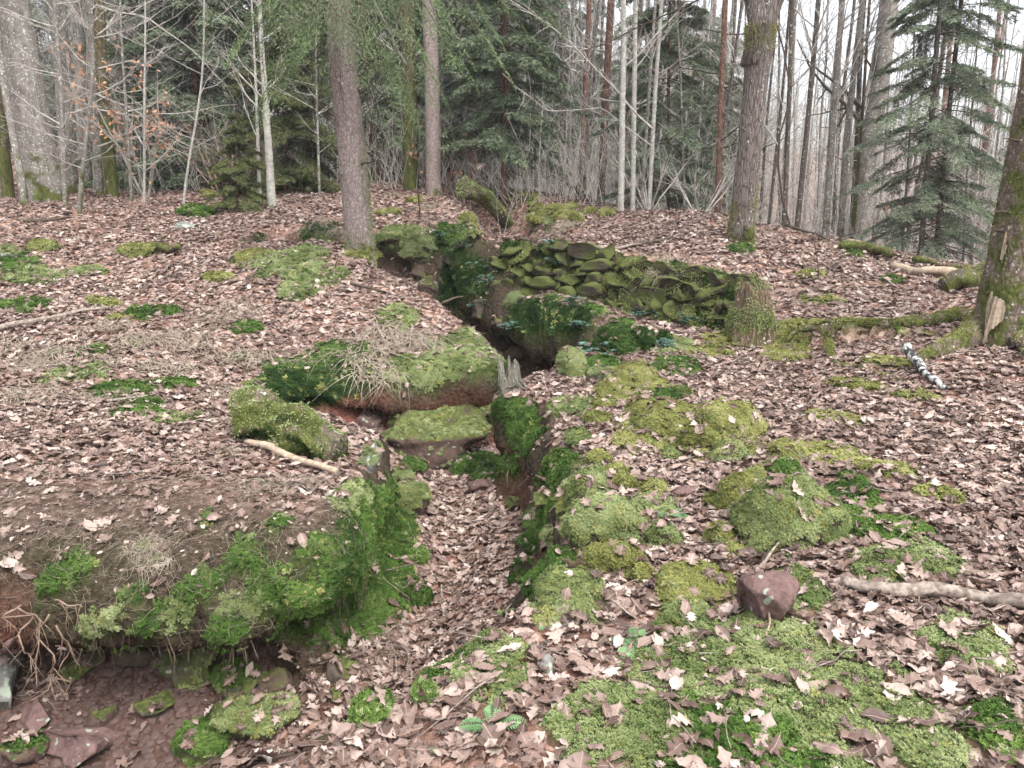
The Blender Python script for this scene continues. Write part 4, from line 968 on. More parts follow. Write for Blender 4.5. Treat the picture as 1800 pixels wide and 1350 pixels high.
# distant wood on the valley side, one mass
b = MB(); tw = MB()
for k in range(900):
    a = g.uniform(-.75, .85); d = g.uniform(38, 120); x, y = math.sin(a) * d, math.cos(a) * d; z = float(plateau(np.array([x]), np.array([y]))[0])
    H = g.uniform(9, 16); r = g.uniform(.04, .10); lx = g.normal(0, .04)
    b.tube(np.array([(x, y, z - .5), (x + lx * H * .5, y, z + H * .5), (x + lx * H, y, z + H)]), [r, r * .7, .01], 5, cap=False)
    n = 46; t = g.uniform(.22, 1, n); s = g.normal(0, 1, (n, 3)); s[:, 2] = np.abs(s[:, 2]) + .35
    tw.blades(np.stack([x + lx * H * t, y + 0 * t, z + H * t], 1), s, g.uniform(.8, 2.2, n) * (1.2 - .6 * t), .05)
fw = b.obj('far_wood', M['grey']); tag(fw, 'pale bare wood on the far slope beyond the mound', 'wood', kind='stuff'); tag(tw.obj('twig_haze', M['twig'], fw), kind='stuff')

# undergrowth thicket behind the mound
b = MB(); n = 0
while n < 2600:
    px = g.uniform(880, 1900) if n % 5 else g.uniform(150, 880); dp = g.uniform(12.8, 26) if px > 880 else g.uniform(15, 24)
    q = at_depth(px, 360, dp); 
    if px < 1560 and dp < 13.5: continue
    q[2] = ground_z(q[0], q[1]); L = g.uniform(.5, 2.2); d = unit(g.normal(0, .35, 3) + [0, 0, 1]); t = np.linspace(0, 1, 4)
    P0 = q + d * L * t[:, None] + np.array([g.normal(0, .2), g.normal(0, .2), 0]) * L * (t ** 2)[:, None]
    b.tube(P0, .007 * dp / 14 * (1 - .75 * t), 3, cap=False); n += 1
    for s in range(2):
        u = g.uniform(.3, .9); c = np.array([np.interp(u, t, P0[:, k]) for k in range(3)]); e = c + unit(d + g.normal(0, .6, 3)) * L * .4; b.tube(np.array([c, (c + e) / 2 + g.normal(0, .02, 3), e]), [.004 * dp / 14, .003, .001], 3, cap=False)
tag(b.obj('undergrowth', M['twig']), 'tangled bare undergrowth between the far stems', 'undergrowth', kind='stuff')

# ---------------------------------------------------------------- stones and moss cushions
CU = np.array([0, 0, CAM_Z])
BEDS = []
MK = dict(moss=0, mossd=1, mossy=2, mossk=3, mossp=4)
def moss_coat_on(o, me, mat, size, dist, thr, seed, dens=1.0):
    """moss sprigs growing over a stone; they belong to that stone"""
    P_, N_, W_ = face_pts(me, 8)
    R_ = max(np.abs(P_).max(), .01)
    w = W_ * sstep(thr - .25, thr + .25, N_[:, 2] + .45 * fbm3(P_ / R_, 2.2, seed))
    if w.sum() <= 0: return
    sc = float(np.interp(dist, [2, 6, 12, 20], [.46, .64, 1.2, 2.0])); area = w.sum() / 8
    n = int(np.clip(area / (.019 * sc) ** 2 * dens, 30, 4000)); k = rng.choice(len(P_), n, p=w / w.sum())
    kd = np.full(n, MK[mat]); kd = np.where(rng.random(n) < .12, {0: 2, 1: 0, 2: 0, 3: 1, 4: 0}[MK[mat]], kd)
    E = euler_from(N_[k] + [0, 0, .25], rng.random(n) * 6.283, np.abs(rng.normal(0, .28, n)), rng.random(n) * 6.283)
    return scatter('moss', P_[k] - N_[k] * .004, E, sc * rng.uniform(.6, 1.3, n), kd * 2 + rng.integers(0, 2, n), sprig_coll, parent=o)
def stone(px, py, w, h, mat, label, moss=None, thr=.0, seed=None, name='stone', cat='stone', rot=(0, 0, 0), depth=1.0, sink=.35, rough=.2, facet=.5, dens=1.0, group=None, push=0.0, box=1.0):
    """a stone that shows w by h pixels around px, py in the photograph, bedded into the ground"""
    seed = seed if seed is not None else int(px * 3 + py * 7)
    p, n, mp = at(px, py + h * .38)
    sx, sz = w * mp * .5, h * mp * .56; sy = (sx + sz) * .5 * depth
    dirv = unit((p - CU) * [1, 1, 0]); c = p + dirv * (sy * .6 + push) + np.array([0, 0, sz * (1 - sink) * .55])
    me = rock_mesh(name, seed, (sx * 1.08, sy, sz), rough, facet, 4, box=box)
    o = mkobj(name, me, M[mat], None, c); o.rotation_euler = rot; tag(o, label, cat, group); BEDS.append((o, me))
    if moss:
        moss_coat_on(o, me, moss, max(sx, sz), mp * FPX, thr, seed, dens)
    return o
def cushion(px, py, w, h, moss, label, **k):
    k.setdefault('rough', .42); k.setdefault('facet', .25); k.setdefault('sink', .5); k.setdefault('dens', 1.0); k.setdefault('depth', 1.15)
    return stone(px, py, w, h * 1.05, 'rock', label, moss, k.pop('thr', -.1), name='moss_cushion', cat='moss cushion', **k)
S_, K_ = stone, cushion
S_(1338, 1058, 118, 112, 'redrock', 'angular bare reddish-brown sandstone block on the mossy bank', facet=.95, rough=.12, rot=(.05, .2, .4), sink=.1, seed=12, box=.75)
K_(1225, 1032, 130, 66, 'mossy', 'low rounded mossy stone just left of the reddish block')
S_(1298, 866, 112, 70, 'rock', 'slanting brown stone with mossy top between two green cushions', 'mossy', .1, rot=(0, -.45, 0))
K_(1392, 918, 165, 130, 'moss', 'largest light green moss mound on the bank above the block', rough=.5)
K_(1374, 828, 64, 32, 'mossd', 'small vivid green moss cushion behind the slanting stone')
K_(1386, 796, 68, 32, 'mossy', 'dull olive mossy stone behind the vivid cushion')
K_(1180, 742, 120, 66, 'mossy', 'broad mossy boulder, left of the boulder cluster')
K_(1268, 742, 120, 76, 'mossy', 'broad mossy boulder, right of the boulder cluster')
K_(1228, 776, 72, 46, 'mossy', 'small mossy boulder in front of the boulder cluster')
K_(1282, 798, 64, 36, 'moss', 'lowest mossy stone at the front of the boulder cluster')
K_(1160, 700, 60, 30, 'mossd', 'dark green moss cushion behind the boulder cluster')
K_(1078, 686, 64, 42, 'mossy', 'yellow-green mossy stone near the stump corner')
K_(1112, 656, 66, 52, 'mossy', 'rounded yellow-green mossy stone at the trench corner')
K_(1135, 718, 70, 40, 'mossy', 'mossy stone between the corner stones and the cluster')
S_(1062, 660, 60, 40, 'greyrock', 'pale lichened boulder beside the bramble at the trench corner', 'mossp', .3)
K_(1078, 985, 84, 60, 'mossy', 'rounded yellow-topped moss mound above the trench floor')
K_(1056, 922, 120, 100, 'moss', 'big shaggy moss mound on the trench edge', rough=.45)
K_(998, 1050, 105, 90, 'moss', 'shaggy moss mound above the pale wood chip', rough=.45)
S_(1052, 1066, 58, 38, 'rock', 'bare brown stone sticking out under the moss mound', sink=.2, facet=.8)
S_(948, 912, 52, 46, 'darkrock', 'dark mossy stone in the right trench side', 'mossd', .2)
S_(985, 985, 40, 60, 'darkrock', 'dark stone set in the trench side under the shaggy mound', 'mossd', .3)
K_(1030, 866, 80, 66, 'moss', 'moss hump below the stump corner', thr=-.2)
K_(1096, 850, 34, 32, 'mossy', 'small round mossy stone beside the moss hump')
K_(1166, 944, 54, 42, 'moss', 'small dull mossy stone among leaves above the mound')
K_(1262, 944, 44, 40, 'mossy', 'orange-yellow moss tuft below the slanting stone')
S_(1200, 862, 60, 22, 'redrock', 'flat bare brown stone half covered by leaves', sink=.5)
S_(962, 1170, 32, 34, 'greyrock', 'small white lichened stone among the leaves', sink=.2)
K_(652, 1252, 60, 60, 'mossd', 'round dark green moss ball in the trench mouth')
K_(746, 1226, 44, 34, 'mossd', 'bright elongated moss cushion at the trench mouth', rot=(0, -.4, 0))
K_(738, 1050, 38, 42, 'mossd', 'small dark moss ball at the foot of the near bank')
S_(846, 852, 40, 30, 'redrock', 'small reddish stone at the end of the trench floor', facet=.9)
S_(838, 818, 92, 40, 'darkrock', 'low green slab under the rock ledge', 'mossd', -.2, sink=.5)
S_(716, 872, 76, 84, 'rock', 'mossy boulder at the trench side below the log', 'moss', .1)
S_(650, 800, 46, 66, 'greyrock', 'pale pointed upright stone beside the mossy log', 'mossp', .55, facet=.9)
S_(700, 838, 50, 36, 'rock', 'low mossy stone between upright stone and boulder', 'moss', .0)
K_(628, 850, 18, 18, 'mossd', 'tiny bright moss tuft under the split branch')
K_(597, 878, 26, 18, 'mossd', 'tiny vivid moss tuft on the near bank top')
lc = at_y(768, 752, 6.62); lme = rock_mesh('rock_ledge', 33, (.66, .40, .27), .42, .6, 5, box=.66)
lo_ = mkobj('rock_ledge', lme, M['rock'], None, lc); lo_.rotation_euler = (.05, -.10, .10); tag(lo_, 'long overhanging rock ledge under the middle bank', 'rock'); moss_coat_on(lo_, lme, 'moss', .6, 6.6, .8, 3, .22)
S_(720, 820, 60, 26, 'darkrock', 'thin mossy slab below the rock ledge', 'mossd', .2)
for k, (px, py, w, h) in enumerate(((1000, 886, 44, 34), (972, 938, 36, 30), (1030, 1000, 44, 34), (960, 1085, 40, 34), (1118, 918, 40, 28), (1052, 806, 42, 32), (1085, 826, 34, 26), (1018, 768, 46, 32), (1052, 736, 40, 28), (1098, 776, 38, 26), (1180, 800, 36, 24), (1125, 1010, 40, 28), (1150, 860, 40, 24), (1200, 690, 36, 22), (1060, 712, 36, 24))):
    K_(px, py, w, h, ('mossy', 'moss')[k % 3 == 1], 'small round yellow-green moss cushion on the right-hand trench lip', group='small moss cushions along the trench lip', depth=1.0)
# far side
K_(346, 372, 52, 24, 'mossd', 'bright green moss stone near the back of the leaf slope')
S_(324, 396, 34, 20, 'greyrock', 'small grey stone below the bright moss stone')
K_(80, 432, 46, 20, 'mossy', 'yellow mossy stone beside the grey rock by the picture edge')
S_(14, 446, 44, 32, 'greyrock', 'grey mossy rock at the picture edge', 'moss', .5)
K_(186, 530, 50, 18, 'mossy', 'flat yellow moss lump on the leaf slope', rot=(0, .25, 0))
K_(240, 440, 60, 24, 'mossy', 'bright moss pad at the end of the rotten stub')
K_(34, 541, 54, 22, 'mossd', 'deep green moss pad above the grey fallen pole')
K_(205, 558, 24, 12, 'mossy', 'small yellow moss pad by the pole end')
K_(824, 386, 30, 24, 'mossy', 'yellow-capped stone at the foot of the big mossy log')
S_(902, 524, 32, 22, 'greyrock', 'pale green stone on the leaf shelf edge', 'mossp', -.2, rot=(0, -.6, 0))
K_(1296, 592, 48, 30, 'mossy', 'rounded mossy stone below the leaning stump')
for k, (px, py, w, h, lb) in enumerate(((1004, 364, 24, 14, 'left of the pair'), (1036, 372, 22, 12, 'in the middle'), (1066, 376, 26, 14, 'beside the twin poles'), (975, 366, 30, 14, 'on the far ditch edge'), (950, 384, 36, 22, 'on the near ditch edge'), (1012, 384, 22, 16, 'before the pair'))):
    K_(px, py, w, h, 'mossy', 'yellow moss stone beyond the wall, ' + lb)
for k, (px, py, w, h, lb) in enumerate(((690, 372, 26, 14, 'left of the iron stake'), (672, 374, 22, 10, 'nearest the spruce trunk'), (728, 352, 26, 12, 'behind the iron stake'), (655, 315, 30, 12, 'far behind the spruce trunk'))):
    K_(px, py, w, h, 'mossy', 'small yellow moss stone ' + lb)
K_(742, 436, 66, 46, 'mossp', 'pale feathery moss mound right of the spruce foot', rough=.45)
K_(700, 414, 80, 26, 'moss', 'hanging moss on the far trench edge behind the spruce')
K_(1085, 595, 60, 66, 'mossk', 'tall dark moss tussock on the shelf front', thr=-.6)
K_(1125, 595, 44, 50, 'mossk', 'shorter dark moss tussock beside the tall one', thr=-.6)
K_(1165, 595, 26, 22, 'mossk', 'small round dark moss tuft on the leaf shelf')
K_(1010, 640, 50, 56, 'moss', 'mossy hump at the shelf corner by the bramble', thr=-.3)
# rocks under the near bank
NB = dict(facet=.7, rough=.26, box=.75)
S_(330, 1158, 110, 56, 'greenrock', 'lichened rock jutting from under the near bank', 'moss', .5, push=-.12, **NB)
S_(408, 1196, 80, 60, 'greenrock', 'rounded mossy rock below the jutting lichened rock', 'mossd', .4, **NB)
S_(438, 1205, 48, 52, 'greenrock', 'greenish cobble wedged under the near bank', None, **NB)
S_(486, 1198, 56, 52, 'rock', 'paler cobble next to the wedged greenish cobble', None, **NB)
S_(390, 1252, 52, 56, 'greenrock', 'cobble low in the undercut of the near bank', None, **NB)
S_(452, 1282, 140, 76, 'greenrock', 'broad mossy boulder at the foot of the near bank', 'moss', .2, dens=.6, **NB)
S_(370, 1310, 100, 60, 'greenrock', 'mossy green slab on the trench floor', 'mossd', .3, dens=.6, **NB)
S_(600, 1172, 66, 60, 'darkrock', 'dark square block in the hollow of the near bank corner', None, facet=.95, rough=.1)
S_(588, 1220, 50, 30, 'darkrock', 'flat dark stone at the near bank corner', None, facet=.9)
S_(10, 1200, 70, 130, 'greyrock', 'grey-red boulder at the picture edge under the bank', None, **NB)
S_(72, 1262, 70, 60, 'redrock', 'reddish boulder in the undercut near the picture edge', None, **NB)
S_(178, 1262, 48, 50, 'rock', 'round knobbly boulder in the undercut', None, **NB)
S_(150, 1318, 160, 64, 'redrock', 'flat reddish slab on the gravel', None, depth=.8, **NB)
S_(280, 1240, 70, 40, 'greenrock', 'dark stone at the back of the undercut', None, **NB)
S_(40, 1320, 80, 60, 'rock', 'mossy reddish rock in the picture corner', 'mossd', .6, dens=.4, **NB)

WS = dict(facet=.8, rough=.25, box=.7, sink=.2)
for k, (px, py, w, h, mt, ms, lb) in enumerate(((925, 612, 80, 34, 'rock', None, 'long brown stone low in the undercut of the shelf'), (965, 628, 60, 30, 'rock', None, 'brown block in the undercut left of the corner bramble'), (880, 572, 50, 34, 'rock', None, 'brown block in the undercut below the trailing bramble'), (850, 540, 44, 30, 'darkrock', None, 'dark stone under the bramble with large leaves'), (770, 500, 60, 36, 'rock', None, 'brown stone at the head of the trench'), (745, 470, 50, 30, 'rock', None, 'brown stone below the pale feathery moss mound'),
        (800, 450, 44, 40, 'wallrock', 'mossk', 'mossy stone stacked at the upper wall corner'), (775, 430, 40, 26, 'wallrock', 'mossk', 'mossy stone topping the upper wall corner'), (830, 415, 40, 24, 'wallrock', 'moss', 'mossy stone at the left end of the wall'), (930, 960, 44, 40, 'darkrock', 'mossd', 'dark stone low in the trench side'), (915, 1010, 40, 46, 'darkrock', 'mossd', 'dark stone in the trench side by the wood chip'), (960, 880, 60, 34, 'rock', None, 'brown stone under the stump roots'), (905, 890, 50, 26, 'rock', None, 'low brown stone at the trench side foot'),
        (640, 735, 60, 40, 'redrock', None, 'red crumbling stone in the middle bank'), (700, 728, 50, 26, 'redrock', None, 'flat red stone above the rock ledge'), (845, 730, 60, 44, 'darkrock', 'mossd', 'mossy block at the nose of the middle bank'), (560, 1130, 70, 50, 'darkrock', 'mossd', 'mossy block near the corner of the near bank'), (250, 1150, 70, 44, 'darkrock', None, 'dark block left of the jutting lichened rock'), (150, 1175, 70, 50, 'rock', None, 'crumbling brown block below the long grass'), (30, 1120, 80, 50, 'redrock', None, 'reddish block in the soil face by the picture edge'))):
    S_(px, py, w, h, mt, lb, ms, .3, dens=.7, **WS)
# leaves that have come to rest on the mossy stones
Pl, Nl = [], []
for o, me in BEDS:
    if me.materials[0] == M['redrock']: continue
    P_, N_, W_ = face_pts(me, 1); k = (N_[:, 2] > .55) & (rng.random(len(P_)) < W_ * 190)
    if k.any():
        Rm = np.array(o.rotation_euler.to_matrix()); Pl.append(P_[k] @ Rm.T + np.array(o.location)); Nl.append(N_[k] @ Rm.T)
Pl = np.vstack(Pl); Nl = np.vstack(Nl); n = len(Pl)
scatter('stray_leaves', Pl + [0, 0, .02], euler_from(Nl, rng.random(n) * 6.28, np.abs(rng.normal(0, .3, n)), rng.random(n) * 6.28), rng.uniform(.4, .9, n), rng.integers(0, len(LEAVES), n), leaf_coll, 'brown leaves caught on the mossy stones', 'leaf litter')

# ---------------------------------------------------------------- dry stone wall
wl_ = thing('stone_wall', 'low mossy dry stone wall holding the bank above the leaf shelf', 'wall', (WALL[3][0], WALL[3][1], 0))
W0 = np.array([WALL[3][0], WALL[3][1], 0]); seglen = np.r_[0, np.cumsum(np.linalg.norm(np.diff(WALL, axis=0), axis=1))]
g = np.random.default_rng(5); stones = [rock_mesh('stone', 700 + k, (.5, .5, .5), .30, .8, 3, box=.62) for k in range(9)]
for m_ in stones: m_.materials.append(M['wallrock'])
mossP, mossN = [], []
def wall_pt(s): return np.array([np.interp(s, seglen, WALL[:, k]) for k in (0, 1)])
for row in range(5):
    s = .15 + g.random() * .1
    while s < seglen[-1] - .02:
        L = g.uniform(.10, .36); c = wall_pt(s + L / 2); tdir = unit(wall_pt(s + L) - wall_pt(s)); nd = np.array([-tdir[1], tdir[0]])
        Hh = np.interp(s, seglen, WALL_H) + .03; hh = Hh / 4.6
        if row * hh < Hh - .02 or g.random() < .3:
            back = c + nd * (.02 + .035 * row + g.normal(0, .02)); base = c - nd * .12; zb = ground_z(base[0], base[1]) - .04
            pz = zb + hh * (row + .5) + g.normal(0, .012)
            me = stones[int(g.integers(0, 9))]; o = mkobj('stone', me, None, wl_, Vector((back[0], back[1], pz)) - Vector(W0))
            o.rotation_euler = (g.normal(0, .2), g.normal(0, .18), math.atan2(tdir[1], tdir[0]) + g.normal(0, .2) + (math.pi if g.random() < .5 else 0)); o.scale = (L * 1.12, .26, hh * g.uniform(1.25, 1.6))
            n = int(34 * L / .2 * (2.4 if s > 1.6 else 1.2)); q = g.normal(0, 1, (n, 3)); q = unit(q * [1, 1, 1] + [0, -.7, .5])
            rz = o.rotation_euler[2]; ca, sa = math.cos(rz), math.sin(rz); l = q * [L * .5, .12, hh * .55]
            Q = np.stack([l[:, 0] * ca - l[:, 1] * sa, l[:, 0] * sa + l[:, 1] * ca, l[:, 2]], 1) + [back[0], back[1], pz] - W0
            N2 = np.stack([q[:, 0] * ca - q[:, 1] * sa, q[:, 0] * sa + q[:, 1] * ca, q[:, 2]], 1)
            kp = fbm3(Q + W0, 2.2, 8) > -.18
            mossP.append(Q[kp]); mossN.append(N2[kp])
        s += L * .98
mossP = np.vstack(mossP); mossN = np.vstack(mossN)
for nm, mt, a, c_ in (('moss', 'mossy', 0, 2), ('moss', 'moss', 1, 2)):
    b = MB(); k = np.arange(a, len(mossP), c_); k = np.concatenate([k] * 3)
    b.blades(mossP[k] + rng.normal(0, .018, (len(k), 3)), mossN[k] + rng.normal(0, .5, (len(k), 3)), rng.uniform(.010, .022, len(k)), .010, droop=.2); tag(b.obj(nm, M[mt], wl_, False), kind='stuff')

# ---------------------------------------------------------------- logs, branches, sticks
def log(pts, dpx, mat, label, name='fallen_branch', cat='branch', taper=.6, bump=.16, forks=0, lift=.45, moss=None, hollow=False, sides=10, nm=900, raise_=(0, 0)):
    A = []
    for (px, py) in pts:
        p, n, mp = at(px, py); A.append(p)
    ds = np.array([q[1] for q in A]); lim = np.sort(ds)[0] * 1.18
    A = [p if p[1] <= lim else at_y(px, py, lim) for p, (px, py) in zip(A, pts)]
    mp = np.sort(ds)[0] / FPX; A = np.array(A); r = dpx * mp / 2
    t = np.linspace(0, len(A) - 1, max(10, 6 * len(A))); P_ = np.stack([np.interp(t, np.arange(len(A)), A[:, k]) for k in range(3)], 1)
    rad = r * (1 - taper * t / t[-1]) * (1 + .10 * vn2(t * 2.1, t * 0, int(pts[0][0])))
    P_[:, 2] += rad * (lift + .6) + .012 + np.linspace(raise_[0], raise_[1], len(t))
    P_ += np.stack([vn2(t * 1.7, t * 0 + k, int(pts[0][1])) for k in range(3)], 1) * r * .8
    c = P_[0].copy(); b = MB(); b.tube(P_ - c, rad, sides, bump=bump, seed=int(pts[0][0]) % 97)
    o = b.obj(name, M[mat], None); o.location = c; tag(o, label, cat)
    if forks:
        f = MB(); g_ = np.random.default_rng(int(pts[0][0])); d0 = unit(P_[-1] - P_[0])
        for k in range(forks):
            i = int(g_.integers(len(P_) // 3, len(P_) - 1)); twigs(f, P_[i] - c, unit(d0 + g_.normal(0, .5, 3) * [1, 1, .5] + [0, 0, .15]), np.linalg.norm(P_[-1] - P_[0]) * g_.uniform(.2, .4), rad[i] * .6, 1, 33 + k, 4, 0, 3)
        f.obj('side_twig', M[mat], o)
    if moss:
        P2, N2, W2 = face_pts(o.data, 8); coat(o, P2, N2, W2 * sstep(-.1, .5, N2[:, 2] + .5 * fbm3(P2, 4, 3)), nm, .022, .008, M[moss])
    return o
log([(1476, 1040), (1560, 1052), (1680, 1062), (1800, 1082), (1850, 1092)], 26, 'deadwood', 'weathered grey barkless log lying in from the picture edge', 'log', 'log', -.1, .22, sides=16, lift=1.0)
log([(1586, 622), (1608, 648), (1640, 676), (1668, 692)], 19, 'birch', 'black and white birch branch lying before the mossy edge trunk', taper=.45)
log([(436, 784), (500, 808), (592, 842)], 17, 'palewood', 'pale split branch slanting over the near bank', taper=.3)
log([(300, 750), (360, 744), (432, 740)], 7, 'deadwood', 'thin forked stick pointing at the mossy log', forks=2)
log([(402, 752), (436, 768), (450, 785)], 7, 'root', 'short brown stick bent down to the split branch')
log([(-20, 588), (60, 572), (130, 556), (192, 548)], 11, 'deadwood', 'long grey rotten pole lying across the leaf slope', taper=.4, bump=.25)
log([(20, 655), (90, 648), (160, 640)], 6, 'deadwood', 'thin grey stick among the dry grass')
log([(190, 712), (250, 704), (270, 696)], 6, 'deadwood', 'grey stick beside the deep green moss patch')
log([(312, 738), (355, 716)], 9, 'root', 'short knotty brown stick above the forked stick')
log([(42, 392), (90, 390), (128, 386)], 7, 'darktwig', 'dark fallen branch near the leaning grey clump', forks=2)
log([(262, 440), (290, 448), (318, 448)], 16, 'rot', 'rotten stub of wood behind the bright moss pad', 'log', 'log', .3, .3)
log([(1062, 446), (1120, 436), (1180, 420), (1262, 406)], 8, 'darktwig', 'long dark forked branch lying behind the wall', forks=5)
log([(1040, 440), (1075, 444), (1120, 436)], 9, 'deadwood', 'pale antler-like branch on the wall edge', forks=4)
log([(1492, 428), (1530, 440), (1556, 456)], 9, 'palewood', 'pale slanting stick on the edge of the mound')
log([(1480, 440), (1530, 448), (1560, 462)], 18, 'rot', 'rotten log with moss at the mound edge', 'log', 'log', .2, .3, moss='moss', nm=300)
log([(1568, 474), (1620, 486), (1712, 490)], 17, 'palewood', 'splintered pale log behind the edge trunk', 'log', 'log', .3, .35)
log([(1608, 463), (1660, 474), (1720, 480)], 13, 'rot', 'upper of the two splintered logs behind the edge trunk', 'log', 'log', .2, .35)
log([(1650, 512), (1690, 508), (1740, 500)], 34, 'darkbark', 'short dark rotten log with mossy top behind the edge trunk', 'log', 'log', 0, .2, moss='mossy', sides=14)
log([(1522, 486), (1550, 494), (1582, 512)], 6, 'deadwood', 'pale straight stick left of the small moss tuft')
log([(1412, 502), (1440, 488), (1474, 470)], 6, 'darktwig', 'dark crooked stick on the leaf slope', forks=3)
log([(1416, 528), (1450, 526), (1492, 530)], 8, 'deadwood', 'short knobbly pale branch on the slope')
log([(1330, 1016), (1352, 992), (1378, 968)], 7, 'deadwood', 'pale straight twig behind the reddish block', raise_=(.01, .07))
log([(1346, 1092), (1352, 1112), (1342, 1136)], 6, 'palewood', 'pale hooked twig in front of the reddish block', raise_=(.05, .0))
log([(1228, 1156), (1270, 1158), (1302, 1150)], 5, 'deadwood', 'thin twig lying below the reddish block')
log([(775, 1030), (778, 1075), (782, 1118)], 5, 'deadwood', 'thin straight stick on the trench floor')
log([(872, 1087), (884, 1085), (902, 1081)], 13, 'mossp', 'short pale grey wood chip on the trench floor', 'wood_chip', 'wood')
log([(780, 538), (815, 537)], 5, 'palewood', 'short white stick poking out over the trench', raise_=(.02, .1))
log([(615, 505), (660, 513), (706, 524)], 6, 'darktwig', 'dark twig on the slope above the trench')
log([(690, 1242), (668, 1272), (610, 1298)], 4, 'palewood', 'curved pale twig beside the dark green moss ball')
log([(1100, 720), (1118, 742), (1150, 700)], 4, 'deadwood', 'thin twig on the yellow-green mossy stones')
log([(990, 330), (1015, 342), (1042, 358)], 11, 'mossbark', 'mossy fallen log beyond the wall beside the twin poles', 'log', 'log', .2, .2, moss='mossy', nm=300)
log([(826, 328), (842, 322), (868, 318)], 6, 'rot', 'mossy fallen pole at the foot of the dark spruce', 'log', 'log')
log([(482, 334), (520, 337), (548, 332)], 10, 'mossbark', 'mossy log lying behind the white-barked birch', 'log', 'log', .3, moss='mossy', nm=300)
log([(540, 342), (575, 330), (602, 322)], 10, 'mossbark', 'mossy log slanting up to the spruce trunk', 'log', 'log', .3, moss='mossy', nm=300)
log([(606, 325), (640, 318), (668, 318)], 14, 'mossbark', 'mossy log behind the spruce trunk', 'log', 'log', .1, moss='mossy', nm=300)
log([(770, 314), (800, 312), (828, 315)], 6, 'deadwood', 'fallen grey pole at the foot of the far trunks')
log([(1600, 1000), (1622, 985), (1640, 975)], 5, 'deadwood', 'thin pale twig beside the moss patch on the leaf slope')
log([(1716, 750), (1728, 735), (1745, 725)], 5, 'palewood', 'small pale stick on the leaves below the edge trunk')
log([(960, 850), (935, 838), (905, 868)], 6, 'root', 'brown root end at the trench side below the stump')
log([(1380, 400), (1440, 418), (1500, 446)], 7, 'darktwig', 'thin dark branch lying right of the oak foot', forks=3)
# sticks leaning on the wall
for k, (a, c_, mt, lb) in enumerate((((1242, 546), (1278, 488), 'deadwood', 'thick grey stick leaning on the wall near its end'), ((1006, 500), (1020, 432), 'deadwood', 'grey stick leaning on the middle of the wall'), ((1192, 520), (1206, 478), 'deadwood', 'thin stick leaning on the mossy wall'))):
    A = at(*a)[0]; Bq = at_y(c_[0], c_[1], A[1] + .16); t = np.linspace(0, 1, 9)[:, None]; P0 = A + (Bq - A) * t + np.sin(t * 3.1) * [.03, 0, 0]; b = MB(); b.tube(P0 - A, np.linspace(.012, .007, 9), 6, bump=.2)
    o = b.obj('leaning_stick', M[mt]); o.location = A; tag(o, lb, 'stick')

# the big mossy log across the far ditch
A, Bq = at(892, 402)[0], at_y(815, 338, 13.2); t = np.linspace(0, 1, 20)[:, None]; P0 = A + (Bq - A) * t; P0[:, 2] += .08 + .10 * np.sin(t[:, 0] * 3.1)
b = MB(); b.tube(P0 - A, np.linspace(.10, .16, 20), 16, bump=.25, seed=8); bl_ = b.obj('log', M['mossbark']); bl_.location = A; tag(bl_, 'thick shaggy moss-covered log slanting across the far ditch', 'log')
P_, N_, W_ = face_pts(bl_.data, 8); coat(bl_, P_, N_, W_ * sstep(-.6, .3, N_[:, 2] + .4 * fbm3(P_, 2, 3)), 4200, .045, .013, M['moss'], droop=.35)

# mossy rotten log at the notch of the near bank
lg = log([(445, 775), (500, 772), (555, 788), (600, 812)], 84, 'mossbark', 'bulky moss-grown rotten log at the notch of the near bank', 'log', 'log', .15, .6, lift=-.1, sides=22)
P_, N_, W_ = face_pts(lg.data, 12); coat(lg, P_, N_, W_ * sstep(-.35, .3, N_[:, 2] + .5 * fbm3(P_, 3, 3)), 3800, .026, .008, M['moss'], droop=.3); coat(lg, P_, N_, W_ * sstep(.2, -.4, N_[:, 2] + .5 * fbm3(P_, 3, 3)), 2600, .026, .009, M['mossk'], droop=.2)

# ---------------------------------------------------------------- stumps
def stump(loc, r, H, lean, seed, mat, label, flare=.5, moss=None, nm=2500, rough=.16, jag=.3, droop=.3):
    t = thing('stump', label, 'stump', loc)
    z = np.linspace(-.3, H, 26); path = np.stack([lean[0] * z, lean[1] * z, z], 1); sides = 40
    th_ = np.linspace(0, 2 * math.pi, sides, endpoint=False); b = MB()
    trunk_grid(b, path, r * (1 - .25 * np.maximum(z, 0) / H), sides, flare, H * .35, 5, seed, rough)
    V = b.V[0].reshape(len(z), sides, 3); top = (z > H * .45)[:, None] * ((z - H * .45) / (H * .55)).clip(0)[:, None]
    V[:, :, 2] += top * jag * H * (vn2(th_ * 3.1, th_ * 0, seed)[None] + .8 * np.cos(th_ - 2.2)[None]) * .6
    n0 = len(z) * sides; c = V[-1].mean(0) - [0, 0, H * .18]; ring = (V[-1] * .55 + c * .45) - [0, 0, H * .10]
    i = (len(z) - 1) * sides; j = np.arange(sides); jn = (j + 1) % sides
    b.V[0] = V.reshape(-1, 3); b.add(ring); b.F4.append(np.stack([i + j, i + jn, n0 + jn, n0 + j], 1)); b.add(c[None]); b.F3.append(np.stack([n0 + j, n0 + jn, np.full(sides, n0 + sides)], 1))
    o = b.obj('wood', M[mat], t)
    if moss:
        P_, N_, W_ = face_pts(o.data, 8); coat(t, P_, N_, W_ * sstep(-.5, .2, fbm3(P_, 4, seed) + .2 * N_[:, 2]) * sstep(-.1, .1, P_[:, 2]), nm, .03, .009, M[moss], droop=droop)
    return t
stump(at_y(1318, 568, 7.28), .20, .36, (.10, .15), 3, 'rot', 'leaning mossy stump at the end of the stone wall', .4, 'moss', 5200, .2, .35, .5)
A = at_y(908, 740, 5.74)
